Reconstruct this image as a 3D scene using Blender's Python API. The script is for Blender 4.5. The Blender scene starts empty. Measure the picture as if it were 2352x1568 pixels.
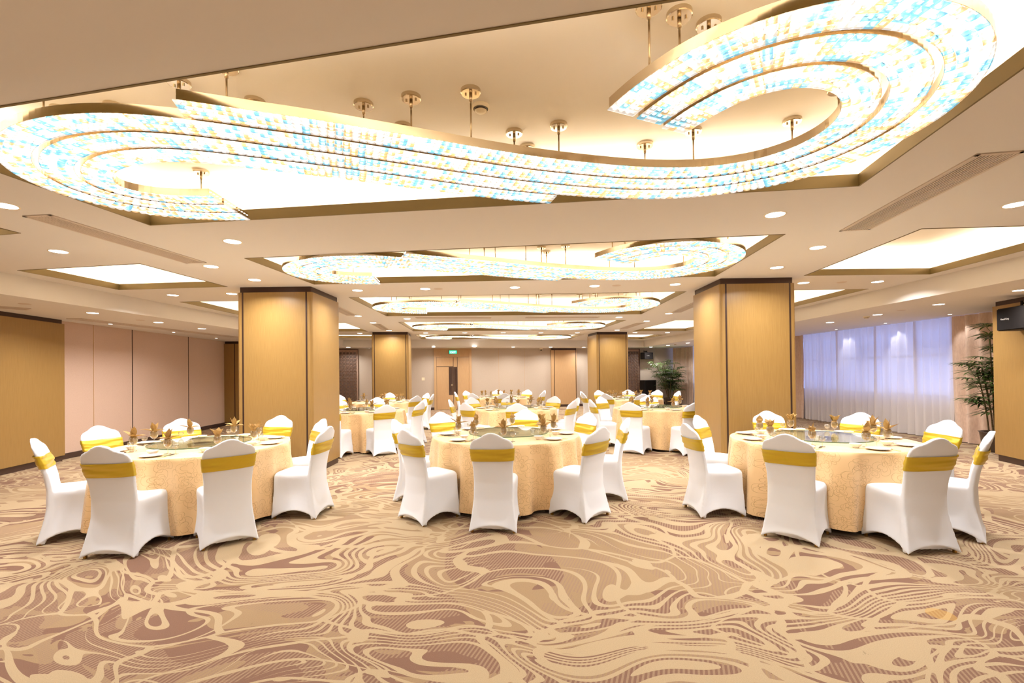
import bpy, bmesh, math, random
from mathutils import Vector, Matrix
random.seed(7)
S = bpy.context.scene
C = S.collection
PI = math.pi
R_ = math.radians

# ------------------------------------------------------------------ camera
FOC, PITCH, ROLL, CY, EYE = 1080.0, 0.0074, -0.01147, 848.1, 1.52
fw = Vector((0, math.cos(PITCH), math.sin(PITCH)))
up0 = Vector((0, -math.sin(PITCH), math.cos(PITCH)))
rt0 = Vector((1, 0, 0))
rt = math.cos(ROLL)*rt0 + math.sin(ROLL)*up0
up = -math.sin(ROLL)*rt0 + math.cos(ROLL)*up0
cam = bpy.data.objects.new('camera', bpy.data.cameras.new('camera'))
C.objects.link(cam)
m = Matrix(((rt.x, up.x, -fw.x, 0), (rt.y, up.y, -fw.y, 0), (rt.z, up.z, -fw.z, EYE), (0, 0, 0, 1)))
cam.matrix_world = m
cam.data.sensor_width = 36
cam.data.lens = FOC/2352*36
cam.data.shift_y = (CY-784)/2352
cam.data.clip_start = 0.05
S.camera = cam

# ------------------------------------------------------------------ world (blue dusk outside the windows) and exposure
w = bpy.data.worlds.new('world'); S.world = w; w.use_nodes = True
w.node_tree.nodes['Background'].inputs[0].default_value = (0.36, 0.50, 1.0, 1)
w.node_tree.nodes['Background'].inputs[1].default_value = 2.3
S.view_settings.view_transform = 'Standard'
S.view_settings.look = 'None'
S.view_settings.gamma = 1
S.view_settings.use_curve_mapping = False
S.view_settings.exposure = 0.72
LED_P = 23.0       # light boards of the chandeliers
COVE_P = 14.5      # cove strips in the ceiling recesses
DOWN_P = 16.0     # downlights (watt)
SPOT_P = 11.0     # small wall washers (watt)
WARM = (1.0, 0.84, 0.66)

# ------------------------------------------------------------------ measuring helpers
def ray(px, py):
    return fw + rt*((px-1176)/FOC) + up*((CY-py)/FOC)
def at(px, py, Z):
    d = ray(px, py); t = (Z-EYE)/d.z
    return Vector((d.x*t, d.y*t, Z))
def hit(px, py, A, B):
    """point where the sight line meets the vertical plane through A and B (2D)"""
    d = ray(px, py); ax, ay = A; bx, by = B
    nx, ny = by-ay, -(bx-ax)
    t = (ax*nx+ay*ny)/(d.x*nx+d.y*ny)
    return Vector((d.x*t, d.y*t, EYE+d.z*t))
ZC, ZS, ZR = 2.863, 2.587, 3.22

# ------------------------------------------------------------------ objects
def obj(name, verts, faces, mat, parent=None, smooth=False, uv=None, mats=None, midx=None):
    me = bpy.data.meshes.new(name)
    me.from_pydata([tuple(v) for v in verts], [], [tuple(f) for f in faces])
    if mats:
        for q in mats: me.materials.append(q)
        me.polygons.foreach_set('material_index', midx)
    elif mat: me.materials.append(mat)
    if uv:
        l = me.uv_layers.new(name='UVMap')
        for lp in me.loops: l.data[lp.index].uv = uv[lp.vertex_index]
    if smooth: me.polygons.foreach_set('use_smooth', [True]*len(me.polygons))
    me.update()
    o = bpy.data.objects.new(name, me); C.objects.link(o)
    if parent: o.parent = parent
    return o
def thing(name, label, cat, loc=(0, 0, 0), rz=0, group=None):
    o = bpy.data.objects.new(name, None); C.objects.link(o); o.empty_display_size = .1
    o.location = loc; o.rotation_euler = (0, 0, rz); o['label'] = label; o['category'] = cat
    if group: o['group'] = group
    return o
def tag(o, label, cat, group=None):
    o['label'] = label; o['category'] = cat
    if group: o['group'] = group
    return o
def struct(o):
    o['kind'] = 'structure'; return o
def dup(root, loc, rz, label, group=None, scale=None):
    r = root.copy(); C.objects.link(r); r.location = loc; r.rotation_euler = (0, 0, rz); r['label'] = label
    if group: r['group'] = group
    if scale: r.scale = scale
    for ch in list(root.children):
        c = ch.copy(); C.objects.link(c); c.parent = r
        for g in list(ch.children):
            d = g.copy(); C.objects.link(d); d.parent = c
    return r
class G:
    """geometry gatherer"""
    def __init__(s): s.v = []; s.f = []; s.m = []
    def add(s, V, F, mi=0):
        n = len(s.v); s.v += [tuple(a) for a in V]; s.f += [tuple(i+n for i in f) for f in F]; s.m += [mi]*len(F)
    def box(s, x0, y0, z0, x1, y1, z1, mi=0):
        V = [(x0,y0,z0),(x1,y0,z0),(x1,y1,z0),(x0,y1,z0),(x0,y0,z1),(x1,y0,z1),(x1,y1,z1),(x0,y1,z1)]
        s.add(V, [(0,3,2,1),(4,5,6,7),(0,1,5,4),(1,2,6,5),(2,3,7,6),(3,0,4,7)], mi)
    def prism(s, poly, z0, z1, mi=0):
        n = len(poly)
        V = [(p[0],p[1],z0) for p in poly]+[(p[0],p[1],z1) for p in poly]
        s.add(V, [tuple(range(n))[::-1], tuple(range(n,2*n))]+[(i,(i+1)%n,n+(i+1)%n,n+i) for i in range(n)], mi)
    def bar(s, a, b, w, h, upv=(0,0,1), mi=0):
        a = Vector(a); b = Vector(b); d = (b-a).normalized(); u = Vector(upv)
        if abs(d.dot(u)) > .99: u = Vector((0,1,0))
        sx = d.cross(u).normalized()*w/2; sy = sx.cross(d).normalized()*h/2
        V = [a-sx-sy,a+sx-sy,a+sx+sy,a-sx+sy,b-sx-sy,b+sx-sy,b+sx+sy,b-sx+sy]
        s.add(V, [(0,3,2,1),(4,5,6,7),(0,1,5,4),(1,2,6,5),(2,3,7,6),(3,0,4,7)], mi)
    def cyl(s, cx, cy, z0, z1, r0, r1=None, n=16, mi=0):
        r1 = r0 if r1 is None else r1
        V = [(cx+r0*math.cos(2*PI*i/n), cy+r0*math.sin(2*PI*i/n), z0) for i in range(n)]
        V += [(cx+r1*math.cos(2*PI*i/n), cy+r1*math.sin(2*PI*i/n), z1) for i in range(n)]
        s.add(V, [tuple(range(n))[::-1], tuple(range(n,2*n))]+[(i,(i+1)%n,n+(i+1)%n,n+i) for i in range(n)], mi)
    def lathe(s, prof, n=24, c=(0,0,0), mi=0, close=False):
        V = []; F = []
        for r, z in prof:
            for i in range(n):
                V.append((c[0]+r*math.cos(2*PI*i/n), c[1]+r*math.sin(2*PI*i/n), c[2]+z))
        for k in range(len(prof)-1):
            for i in range(n):
                F.append((k*n+i, k*n+(i+1)%n, (k+1)*n+(i+1)%n, (k+1)*n+i))
        s.add(V, F, mi)
    def obj(s, name, mat, parent=None, smooth=False, mats=None):
        return obj(name, s.v, s.f, mat, parent, smooth, None, mats, s.m if mats else None)

# ------------------------------------------------------------------ materials
def srgb(r, g, b):
    f = lambda c: (c/255/12.92) if c/255 <= .04045 else ((c/255+.055)/1.055)**2.4
    return (f(r), f(g), f(b), 1)
def mat(name, col, rough=.5, metal=0, **k):
    mt = bpy.data.materials.new(name); mt.use_nodes = True
    b = mt.node_tree.nodes['Principled BSDF']
    b.inputs['Base Color'].default_value = col; b.inputs['Roughness'].default_value = rough
    b.inputs['Metallic'].default_value = metal
    for kk, v in k.items(): b.inputs[kk.replace('_', ' ')].default_value = v
    return mt
def N(mt, typ, **k):
    n = mt.node_tree.nodes.new(typ)
    for a, v in k.items(): setattr(n, a, v)
    return n
def L(mt, a, b): mt.node_tree.links.new(a, b)
def emis(name, col, s, sample=True):
    mt = bpy.data.materials.new(name); mt.use_nodes = True; nt = mt.node_tree; nt.nodes.clear()
    e = nt.nodes.new('ShaderNodeEmission'); e.inputs[0].default_value = (*col[:3], 1); e.inputs[1].default_value = s
    o = nt.nodes.new('ShaderNodeOutputMaterial'); nt.links.new(e.outputs[0], o.inputs[0])
    if not sample: mt.cycles.emission_sampling = 'NONE'
    return mt
def noisy(mt, c1, c2, scale, vec=(1,1,1), bump=0, detail=3, bscale=None):
    """two-colour noise, stretched by vec, plus optional bump"""
    tc = N(mt, 'ShaderNodeTexCoord'); mp = N(mt, 'ShaderNodeMapping'); mp.inputs['Scale'].default_value = vec
    nz = N(mt, 'ShaderNodeTexNoise'); nz.inputs['Scale'].default_value = scale; nz.inputs['Detail'].default_value = detail
    cr = N(mt, 'ShaderNodeValToRGB'); cr.color_ramp.elements[0].position = .3; cr.color_ramp.elements[1].position = .7
    cr.color_ramp.elements[0].color = c1; cr.color_ramp.elements[1].color = c2
    L(mt, tc.outputs['Object'], mp.inputs[0]); L(mt, mp.outputs[0], nz.inputs['Vector']); L(mt, nz.outputs[0], cr.inputs[0])
    b = mt.node_tree.nodes['Principled BSDF']; L(mt, cr.outputs[0], b.inputs['Base Color'])
    if bump:
        bp = N(mt, 'ShaderNodeBump'); bp.inputs['Strength'].default_value = bump; bp.inputs['Distance'].default_value = .01
        L(mt, nz.outputs[0], bp.inputs['Height']); L(mt, bp.outputs[0], b.inputs['Normal'])
    return mt
M = {}
M['ceil'] = mat('ceiling paint', (.74, .70, .65, 1), .9)
M['recess'] = mat('recess paint', (.94, .88, .78, 1), .9)
M['bronze'] = mat('brushed bronze trim', srgb(122, 104, 66), .5, .45)
M['dark'] = mat('dark bronze strip', srgb(70, 50, 42), .35, .4)
M['base'] = mat('dark skirting', srgb(74, 54, 46), .4, .2)
wood = (srgb(150, 117, 65), srgb(162, 128, 74))
M['wood'] = noisy(mat('light oak veneer', srgb(226, 184, 116), .33), wood[0], wood[1], 6, (28, 28, .8), .03, 4)
M['wood2'] = noisy(mat('beige veneer', srgb(214, 172, 122), .4), srgb(186,148,104), srgb(196,158,114), 6, (22, 22, .8), .02, 4)
M['fabric_wall'] = noisy(mat('fabric wall panel', srgb(224, 192, 168), .9), srgb(200,172,154), srgb(208,182,164), 90, (.4, .4, 3), .1)
M['wall'] = noisy(mat('cream wallcovering', srgb(232, 205, 176), .85), srgb(184,168,150), srgb(192,176,158), 60, (1, 1, 2), .03)
M['white_cover'] = mat('white stretch cover', (.82, .85, .92, 1), .62, Sheen_Weight=.15)
M['sash'] = mat('gold satin sash', srgb(206, 176, 42), .34, .35, Specular_IOR_Level=.7)
M['porcelain'] = mat('white porcelain', (.88, .86, .84, 1), .12)
M['chrome'] = mat('polished steel', srgb(214, 200, 176), .14, 1)
M['rod'] = mat('nickel rod', srgb(190, 170, 140), .25, 1)
M['napkin'] = noisy(mat('olive brown napkin', srgb(164, 130, 76), .8), srgb(158,124,70), srgb(178,142,84), 30, (1,1,1), .15)
M['black'] = mat('black plastic', (.012, .010, .009, 1), .6, Specular_IOR_Level=.25)
M['grille'] = mat('black grille cloth', (.014, .011, .010, 1), .9, Specular_IOR_Level=.15)
M['brass'] = mat('brass leg', srgb(170, 130, 60), .35, .8)
M['wood_dark'] = mat('dark stick wood', srgb(60, 42, 34), .4)
M['gold_paper'] = mat('gold paper sleeve', srgb(236, 208, 128), .5)
M['grille_white'] = mat('vent slat', (.62, .52, .43, 1), .6)
M['void'] = mat('vent dark', (.09, .065, .045, 1), .9)
M['leaf'] = noisy(mat('palm leaf', srgb(70, 96, 40), .45), srgb(44, 70, 26), srgb(92, 116, 52), 6)
M['cane'] = noisy(mat('palm cane', srgb(92, 76, 44), .8), srgb(74,60,34), srgb(112,94,58), 12, (1,1,6))
M['pot'] = mat('glazed pot', srgb(70, 56, 48), .25)
M['plastic'] = mat('cream plastic', srgb(238, 222, 190), .4)
M['plaque'] = mat('dark tinted glass', srgb(92, 70, 58), .15, .3)
M['letter'] = mat('silver lettering', (.85, .82, .78, 1), .4)
M['pedestal'] = mat('folding table frame', srgb(60, 50, 44), .5, .5)
M['lattice'] = mat('carved lattice wood', srgb(104, 80, 66), .4)
M['lattice_back'] = mat('lattice backing', srgb(196, 160, 136), .6)
M['drape'] = noisy(mat('taupe drape', srgb(176, 148, 128), .8, Sheen_Weight=.2), srgb(206,178,158), srgb(220,194,174), 40, (1,1,.3), .05)
M['led'] = emis('led light board', (1.0, 1.0, 1.0), LED_P)
M['cove'] = emis('cove strip', (1.0, .88, .72), COVE_P)
M['reflector'] = mat('white reflector', (.42, .40, .38, 1), .4)
M['lampface'] = emis('lamp diffuser', (1.0, .95, .9), 9.0, False)
M['exit_green'] = emis('exit green', (.05, .85, .28), 1.6, False)
M['exit_white'] = emis('exit white', (.75, 1, .8), 1.8, False)

def thin_glass(name, tint, base=.06, rough=.02, extra=.75, power=4.0):
    mt = bpy.data.materials.new(name); mt.use_nodes = True; nt = mt.node_tree; nt.nodes.clear()
    tr = nt.nodes.new('ShaderNodeBsdfTransparent'); tr.inputs[0].default_value = (*tint, 1)
    gl = nt.nodes.new('ShaderNodeBsdfGlossy'); gl.inputs['Roughness'].default_value = rough
    lw = nt.nodes.new('ShaderNodeLayerWeight'); lw.inputs[0].default_value = .5
    pw = nt.nodes.new('ShaderNodeMath'); pw.operation = 'POWER'; pw.inputs[1].default_value = power; nt.links.new(lw.outputs['Facing'], pw.inputs[0])
    mr = nt.nodes.new('ShaderNodeMapRange'); mr.inputs[3].default_value = base; mr.inputs[4].default_value = extra
    mx = nt.nodes.new('ShaderNodeMixShader'); o = nt.nodes.new('ShaderNodeOutputMaterial')
    nt.links.new(pw.outputs[0], mr.inputs[0]); nt.links.new(mr.outputs[0], mx.inputs[0])
    nt.links.new(tr.outputs[0], mx.inputs[1]); nt.links.new(gl.outputs[0], mx.inputs[2]); nt.links.new(mx.outputs[0], o.inputs[0])
    return mt
M['glass'] = thin_glass('clear glass', (.95, .95, .94), .10, .01, 1.0, 2.0)
M['susan'] = thin_glass('green tempered glass', (.93, .985, .95), .08, .005, .85)
M['susan_edge'] = mat('green glass edge', (.10, .17, .11, 1), .1)
M['pane'] = thin_glass('window pane', (.93, .95, 1.0), .05, .01, .6)
def crystal(name, tint, glow):
    mt = bpy.data.materials.new(name); mt.use_nodes = True; nt = mt.node_tree; nt.nodes.clear()
    tr = nt.nodes.new('ShaderNodeBsdfTransparent'); tr.inputs[0].default_value = (*tint, 1)
    rf = nt.nodes.new('ShaderNodeBsdfRefraction'); rf.inputs[0].default_value = (*tint, 1); rf.inputs['IOR'].default_value = 1.5; rf.inputs['Roughness'].default_value = .02
    gl = nt.nodes.new('ShaderNodeBsdfGlossy'); gl.inputs['Roughness'].default_value = .04
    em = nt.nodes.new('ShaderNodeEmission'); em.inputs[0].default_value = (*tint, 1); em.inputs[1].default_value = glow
    lw = nt.nodes.new('ShaderNodeLayerWeight'); lw.inputs[0].default_value = .5
    pw = nt.nodes.new('ShaderNodeMath'); pw.operation = 'MULTIPLY'; pw.inputs[1].default_value = .35; nt.links.new(lw.outputs['Facing'], pw.inputs[0])
    m1 = nt.nodes.new('ShaderNodeMixShader'); m1.inputs[0].default_value = .55
    mx = nt.nodes.new('ShaderNodeMixShader'); ad = nt.nodes.new('ShaderNodeAddShader')
    o = nt.nodes.new('ShaderNodeOutputMaterial')
    nt.links.new(tr.outputs[0], m1.inputs[1]); nt.links.new(rf.outputs[0], m1.inputs[2])
    nt.links.new(pw.outputs[0], mx.inputs[0]); nt.links.new(m1.outputs[0], mx.inputs[1]); nt.links.new(gl.outputs[0], mx.inputs[2])
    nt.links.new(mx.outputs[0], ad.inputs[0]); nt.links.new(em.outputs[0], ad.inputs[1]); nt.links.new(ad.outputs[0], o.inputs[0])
    mt.cycles.emission_sampling = 'NONE'
    return mt
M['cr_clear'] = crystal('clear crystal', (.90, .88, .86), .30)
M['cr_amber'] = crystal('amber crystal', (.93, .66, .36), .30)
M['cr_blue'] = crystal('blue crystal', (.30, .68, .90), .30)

def sheer():
    mt = bpy.data.materials.new('sheer curtain'); mt.use_nodes = True; nt = mt.node_tree; nt.nodes.clear()
    di = nt.nodes.new('ShaderNodeBsdfDiffuse'); di.inputs[0].default_value = (.90, .86, .84, 1)
    tl = nt.nodes.new('ShaderNodeBsdfTranslucent'); tl.inputs[0].default_value = (.85, .82, .86, 1)
    tr = nt.nodes.new('ShaderNodeBsdfTransparent')
    m1 = nt.nodes.new('ShaderNodeMixShader'); m1.inputs[0].default_value = .42
    m2 = nt.nodes.new('ShaderNodeMixShader'); m2.inputs[0].default_value = .04
    o = nt.nodes.new('ShaderNodeOutputMaterial')
    nt.links.new(di.outputs[0], m1.inputs[1]); nt.links.new(tl.outputs[0], m1.inputs[2])
    nt.links.new(m1.outputs[0], m2.inputs[1]); nt.links.new(tr.outputs[0], m2.inputs[2]); nt.links.new(m2.outputs[0], o.inputs[0])
    return mt
M['sheer'] = sheer()

def carpet():
    mt = mat('patterned carpet', srgb(214, 180, 130), .95); b = mt.node_tree.nodes['Principled BSDF']
    b.inputs['Specular IOR Level'].default_value = .1
    tc = N(mt, 'ShaderNodeTexCoord')
    def mth(op, a, bb=None, cc=None, clamp=False):
        n = N(mt, 'ShaderNodeMath', operation=op); n.use_clamp = clamp
        for i, q in enumerate((a, bb, cc)):
            if q is None: continue
            if isinstance(q, (int, float)): n.inputs[i].default_value = q
            else: L(mt, q, n.inputs[i])
        return n.outputs[0]
    def vm(op, a, bb, sc=None):
        n = N(mt, 'ShaderNodeVectorMath', operation=op)
        L(mt, a, n.inputs[0])
        if bb is not None:
            if isinstance(bb, tuple): n.inputs[1].default_value = bb
            else: L(mt, bb, n.inputs[1])
        if sc is not None: n.inputs['Scale'].default_value = sc
        return n.outputs[0]
    def noise(v, s, d=1.0, r=.5, dist=0):
        n = N(mt, 'ShaderNodeTexNoise'); n.inputs['Scale'].default_value = s; n.inputs['Detail'].default_value = d
        n.inputs['Roughness'].default_value = r; n.inputs['Distortion'].default_value = dist
        L(mt, v, n.inputs['Vector']); return n
    P = tc.outputs['Object']
    P = vm('ADD', P, (11.3, 4.7, 0))
    w1 = vm('SCALE', vm('SUBTRACT', noise(P, .62, 1).outputs['Color'], (.5, .5, .5)), None, 2.6)
    Q = vm('ADD', P, w1)
    mp = N(mt, 'ShaderNodeMapping'); mp.inputs['Rotation'].default_value = (0, 0, .5); mp.inputs['Scale'].default_value = (.75, 1.5, 1)
    L(mt, Q, mp.inputs[0])
    w2 = vm('SCALE', vm('SUBTRACT', noise(mp.outputs[0], 1.5, 0).outputs['Color'], (.5, .5, .5)), None, .8)
    Q2 = vm('ADD', mp.outputs[0], w2)
    # vein network
    vo = N(mt, 'ShaderNodeTexVoronoi', feature='DISTANCE_TO_EDGE'); vo.inputs['Scale'].default_value = 1.6
    L(mt, Q2, vo.inputs['Vector'])
    wd = mth('MULTIPLY', noise(P, 1.3, 0).outputs[0], .085)
    vein = mth('LESS_THAN', vo.outputs['Distance'], wd)
    # nested contour lines
    f1 = noise(Q2, .8, .6, .4).outputs[0]
    k = mth('MULTIPLY', f1, 25.0)
    tri = mth('PINGPONG', k, .5)
    amt = noise(P, .75, 0).outputs[0]
    th = mth('MULTIPLY', mth('SUBTRACT', amt, .28, None, True), .80)
    lines = mth('LESS_THAN', tri, mth('MINIMUM', th, .27))
    # leaf-like cell blobs
    cream = mth('MAXIMUM', vein, lines)
    # ground: brown, striped, tan
    g1 = mth('GREATER_THAN', noise(P, .55, 0, .4, .8).outputs[0], .585)   # tan ground areas
    g2 = noise(Q, 1.1, 2, .6, .6).outputs[0]
    stripey = mth('LESS_THAN', mth('ABSOLUTE', mth('SUBTRACT', g2, .47)), .075)
    sp = N(mt, 'ShaderNodeSeparateXYZ'); L(mt, P, sp.inputs[0])
    dg = mth('ADD', mth('MULTIPLY', sp.outputs[0], .94), mth('MULTIPLY', sp.outputs[1], -.34))
    st = mth('GREATER_THAN', mth('PINGPONG', mth('MULTIPLY', dg, 42), .5), .27)
    stripe = mth('MULTIPLY', stripey, st)
    def mixc(f, a, bb):
        n = N(mt, 'ShaderNodeMix', data_type='RGBA')
        L(mt, f, n.inputs[0])
        for q, i in ((a, 6), (bb, 7)):
            if isinstance(q, tuple): n.inputs[i].default_value = q
            else: L(mt, q, n.inputs[i])
        return n.outputs[2]
    brown = srgb(128, 98, 82); tan = srgb(154, 129, 100); creamc = srgb(176, 155, 125); mid = srgb(150, 124, 102)
    ground = mixc(g1, brown, tan)
    g3 = mth('GREATER_THAN', noise(Q2, 1.7, 2, .6, 1.2).outputs[0], .56)
    ground = mixc(g3, ground, tan)
    ground = mixc(stripe, ground, mid)
    col = mixc(cream, ground, creamc)
    sp2 = noise(P, 260, 1).outputs[0]
    v = mth('MULTIPLY_ADD', sp2, .5, .76)
    # worn smudges and one yellowish spill
    sm_ = mth('MULTIPLY', mth('GREATER_THAN', noise(P, 7.0, 4, .75, .5).outputs[0], .70), .35)
    col = mixc(sm_, col, srgb(110, 92, 70))
    sp0 = at(2160, 1410, 0)+Vector((11.3, 4.7, 0))
    dsp = N(mt, 'ShaderNodeVectorMath', operation='DISTANCE'); L(mt, P, dsp.inputs[0]); dsp.inputs[1].default_value = sp0
    col = mixc(mth('MULTIPLY', mth('LESS_THAN', mth('ADD', dsp.outputs['Value'], mth('MULTIPLY', noise(P, 9, 1).outputs[0], .05)), .10), .5), col, srgb(190, 150, 80))
    mu = N(mt, 'ShaderNodeMix', data_type='RGBA', blend_type='MULTIPLY'); mu.inputs[0].default_value = 1
    L(mt, col, mu.inputs[6]); L(mt, v, mu.inputs[7]); L(mt, mu.outputs[2], b.inputs['Base Color'])
    bp = N(mt, 'ShaderNodeBump'); bp.inputs['Strength'].default_value = .25; bp.inputs['Distance'].default_value = .004
    L(mt, sp2, bp.inputs['Height']); L(mt, bp.outputs[0], b.inputs['Normal'])
    return mt
M['carpet'] = carpet()

def cloth_mat():
    mt = mat('peach damask tablecloth', srgb(240, 208, 160), .5, Sheen_Weight=.15); b = mt.node_tree.nodes['Principled BSDF']
    def mth(op, a, bb=None, clamp=False):
        n = N(mt, 'ShaderNodeMath', operation=op); n.use_clamp = clamp
        for i, q in enumerate((a, bb)):
            if q is None: continue
            if isinstance(q, (int, float)): n.inputs[i].default_value = q
            else: L(mt, q, n.inputs[i])
        return n.outputs[0]
    uvn = N(mt, 'ShaderNodeUVMap')
    nz = N(mt, 'ShaderNodeTexNoise'); nz.inputs['Scale'].default_value = 9; L(mt, uvn.outputs[0], nz.inputs['Vector'])
    a1 = N(mt, 'ShaderNodeVectorMath', operation='SCALE'); a1.inputs['Scale'].default_value = .03; L(mt, nz.outputs['Color'], a1.inputs[0])
    a2 = N(mt, 'ShaderNodeVectorMath', operation='ADD'); L(mt, uvn.outputs[0], a2.inputs[0]); L(mt, a1.outputs[0], a2.inputs[1])
    lines = None
    for sc, off, pet, R in ((3.6, 0, 2.5, .115), (4.6, 3.1, 1.5, .10), (6.0, 7.7, 2.0, .06)):
        ad = N(mt, 'ShaderNodeVectorMath', operation='ADD'); ad.inputs[1].default_value = (off, off*1.3, 0); L(mt, a2.outputs[0], ad.inputs[0])
        vo = N(mt, 'ShaderNodeTexVoronoi', voronoi_dimensions='2D'); vo.inputs['Scale'].default_value = sc; vo.inputs['Randomness'].default_value = .8
        L(mt, ad.outputs[0], vo.inputs['Vector'])
        d = N(mt, 'ShaderNodeVectorMath', operation='SUBTRACT'); L(mt, ad.outputs[0], d.inputs[0]); L(mt, vo.outputs['Position'], d.inputs[1])
        sx = N(mt, 'ShaderNodeSeparateXYZ'); L(mt, d.outputs[0], sx.inputs[0])
        r = mth('SQRT', mth('ADD', mth('POWER', sx.outputs[0], 2), mth('POWER', sx.outputs[1], 2)))
        an = mth('ARCTAN2', sx.outputs[1], sx.outputs[0])
        sn = mth('ABSOLUTE', mth('SINE', mth('MULTIPLY', an, pet)))
        Rr = mth('MULTIPLY', mth('ADD', mth('MULTIPLY', sn, .6), .4), R)
        for sc2 in (1.0, .55):
            ln = mth('LESS_THAN', mth('ABSOLUTE', mth('SUBTRACT', r, mth('MULTIPLY', Rr, sc2))), .0016)
            lines = ln if lines is None else mth('MAXIMUM', lines, ln)
    mx = N(mt, 'ShaderNodeMix', data_type='RGBA'); mx.inputs[6].default_value = srgb(234, 198, 146); mx.inputs[7].default_value = srgb(184, 142, 92)
    fa = mth('MULTIPLY', lines, .75); L(mt, fa, mx.inputs[0]); L(mt, mx.outputs[2], b.inputs['Base Color'])
    return mt
M['cloth'] = cloth_mat()

# ------------------------------------------------------------------ floor, ceiling, walls
g = G(); g.box(-11, -4, -.05, 11.5, 24, 0); struct(g.obj('floor', M['carpet']))
SOF = [(-7.2, 2.83), (-6.42, 5.9), (-6.25, 10.6), (-6.45, 18.0), (5.75, 20.45), (6.35, 15.5), (6.3, 9.5), (6.2, 5.6), (5.9, .04)]
TR = {  # ceiling recesses: near-left, near-right, far-right, far-left
 'T1': [(-3.382,2.49),(2.17,1.385),(2.552,3.432),(-3.178,4.139)],
 'T2': [(-3.024,5.361),(2.711,4.655),(2.896,6.682),(-2.901,6.934)],
 'T3': [(-2.81,8.168),(2.951,7.938),(3.033,11.005),(-2.865,10.825)],
 'T4': [(-2.911,12.142),(2.983,12.273),(2.762,14.96),(-3.062,14.69)],
 'T5': [(-3.294,16.083),(2.569,16.816),(2.3,19.0),(-3.45,18.1)],
 'L0': [(-6.42,3.27),(-4.70,2.92),(-4.532,4.323),(-6.24,4.67)],
 'L1': [(-6.112,5.833),(-4.392,5.561),(-4.266,7.035),(-5.996,7.184)],
 'L2': [(-5.934,8.433),(-4.25,8.38),(-4.3,10.9),(-5.98,10.95)],
 'L3': [(-6.0,12.05),(-4.291,12.131),(-4.478,14.629),(-6.15,14.4)],
 'L4': [(-6.25,15.75),(-4.764,15.966),(-4.95,17.4),(-6.3,17.1)],
 'R1': [(3.967,4.523),(5.83,4.42),(5.984,6.703),(4.199,6.698)],
 'R2': [(4.25,7.95),(6.0,7.907),(6.02,10.8),(4.3,10.85)],
 'R3': [(4.34,12.453),(6.0,12.6),(5.817,15.736),(4.042,15.638)],
 'R4': [(3.95,17.0),(5.672,17.253),(5.4,19.5),(3.7,19.2)],
}
def ccw(p):
    a = sum(p[i][0]*p[(i+1)%len(p)][1]-p[(i+1)%len(p)][0]*p[i][1] for i in range(len(p)))
    return p if a > 0 else p[::-1]
def offset_poly(p, d):
    """outwards by d, p counter-clockwise"""
    n = len(p); out = []
    for i in range(n):
        a, b, c = Vector(p[i-1]), Vector(p[i]), Vector(p[(i+1)%n])
        e1 = (b-a).normalized(); e2 = (c-b).normalized()
        n1 = Vector((e1.y, -e1.x)); n2 = Vector((e2.y, -e2.x))
        k = (n1+n2); k = k/k.dot(n1)
        out.append(tuple(b+k*d))
    return out
bm = bmesh.new(); ed = []
for poly in [SOF]+list(TR.values()):
    vs = [bm.verts.new((x, y, ZC)) for x, y in poly]
    ed += [bm.edges.new((vs[i], vs[(i+1)%len(vs)])) for i in range(len(vs))]
bmesh.ops.triangle_fill(bm, use_beauty=True, use_dissolve=False, edges=ed)
def inside(pt, poly):
    x, y = pt; c = False
    for i in range(len(poly)):
        x1, y1 = poly[i]; x2, y2 = poly[i-1]
        if (y1 > y) != (y2 > y) and x < (x2-x1)*(y-y1)/(y2-y1)+x1: c = not c
    return c
dele = [f for f in bm.faces if any(inside(f.calc_center_median()[:2], q) for q in TR.values())]
bmesh.ops.delete(bm, geom=dele, context='FACES_ONLY')
bmesh.ops.recalc_face_normals(bm, faces=bm.faces)
for f in bm.faces:
    if f.normal.z > 0: f.normal_flip()
me = bpy.data.meshes.new('ceiling'); bm.to_mesh(me); bm.free(); me.materials.append(M['ceil'])
o = bpy.data.objects.new('ceiling', me); C.objects.link(o); struct(o)
# lowered border of the ceiling with its inner face
OUT = [(-11, -4), (11.5, -4), (11.5, 24), (-11, 24)]
bm = bmesh.new(); ed = []
for poly in (SOF, OUT):
    vs = [bm.verts.new((x, y, ZS)) for x, y in poly]
    ed += [bm.edges.new((vs[i], vs[(i+1)%len(vs)])) for i in range(len(vs))]
bmesh.ops.triangle_fill(bm, use_beauty=True, edges=ed)
bmesh.ops.delete(bm, geom=[f for f in bm.faces if inside(f.calc_center_median()[:2], SOF)], context='FACES_ONLY')
for f in bm.faces:
    if f.normal.z > 0: f.normal_flip()
for i in range(len(SOF)):
    a, b = SOF[i], SOF[(i+1)%len(SOF)]
    q = [bm.verts.new((a[0], a[1], ZS)), bm.verts.new((b[0], b[1], ZS)), bm.verts.new((b[0], b[1], ZC)), bm.verts.new((a[0], a[1], ZC))]
    bm.faces.new(q)
me = bpy.data.meshes.new('ceiling_border'); bm.to_mesh(me); bm.free(); me.materials.append(M['ceil'])
o = bpy.data.objects.new('ceiling_border', me); C.objects.link(o); struct(o)
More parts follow.
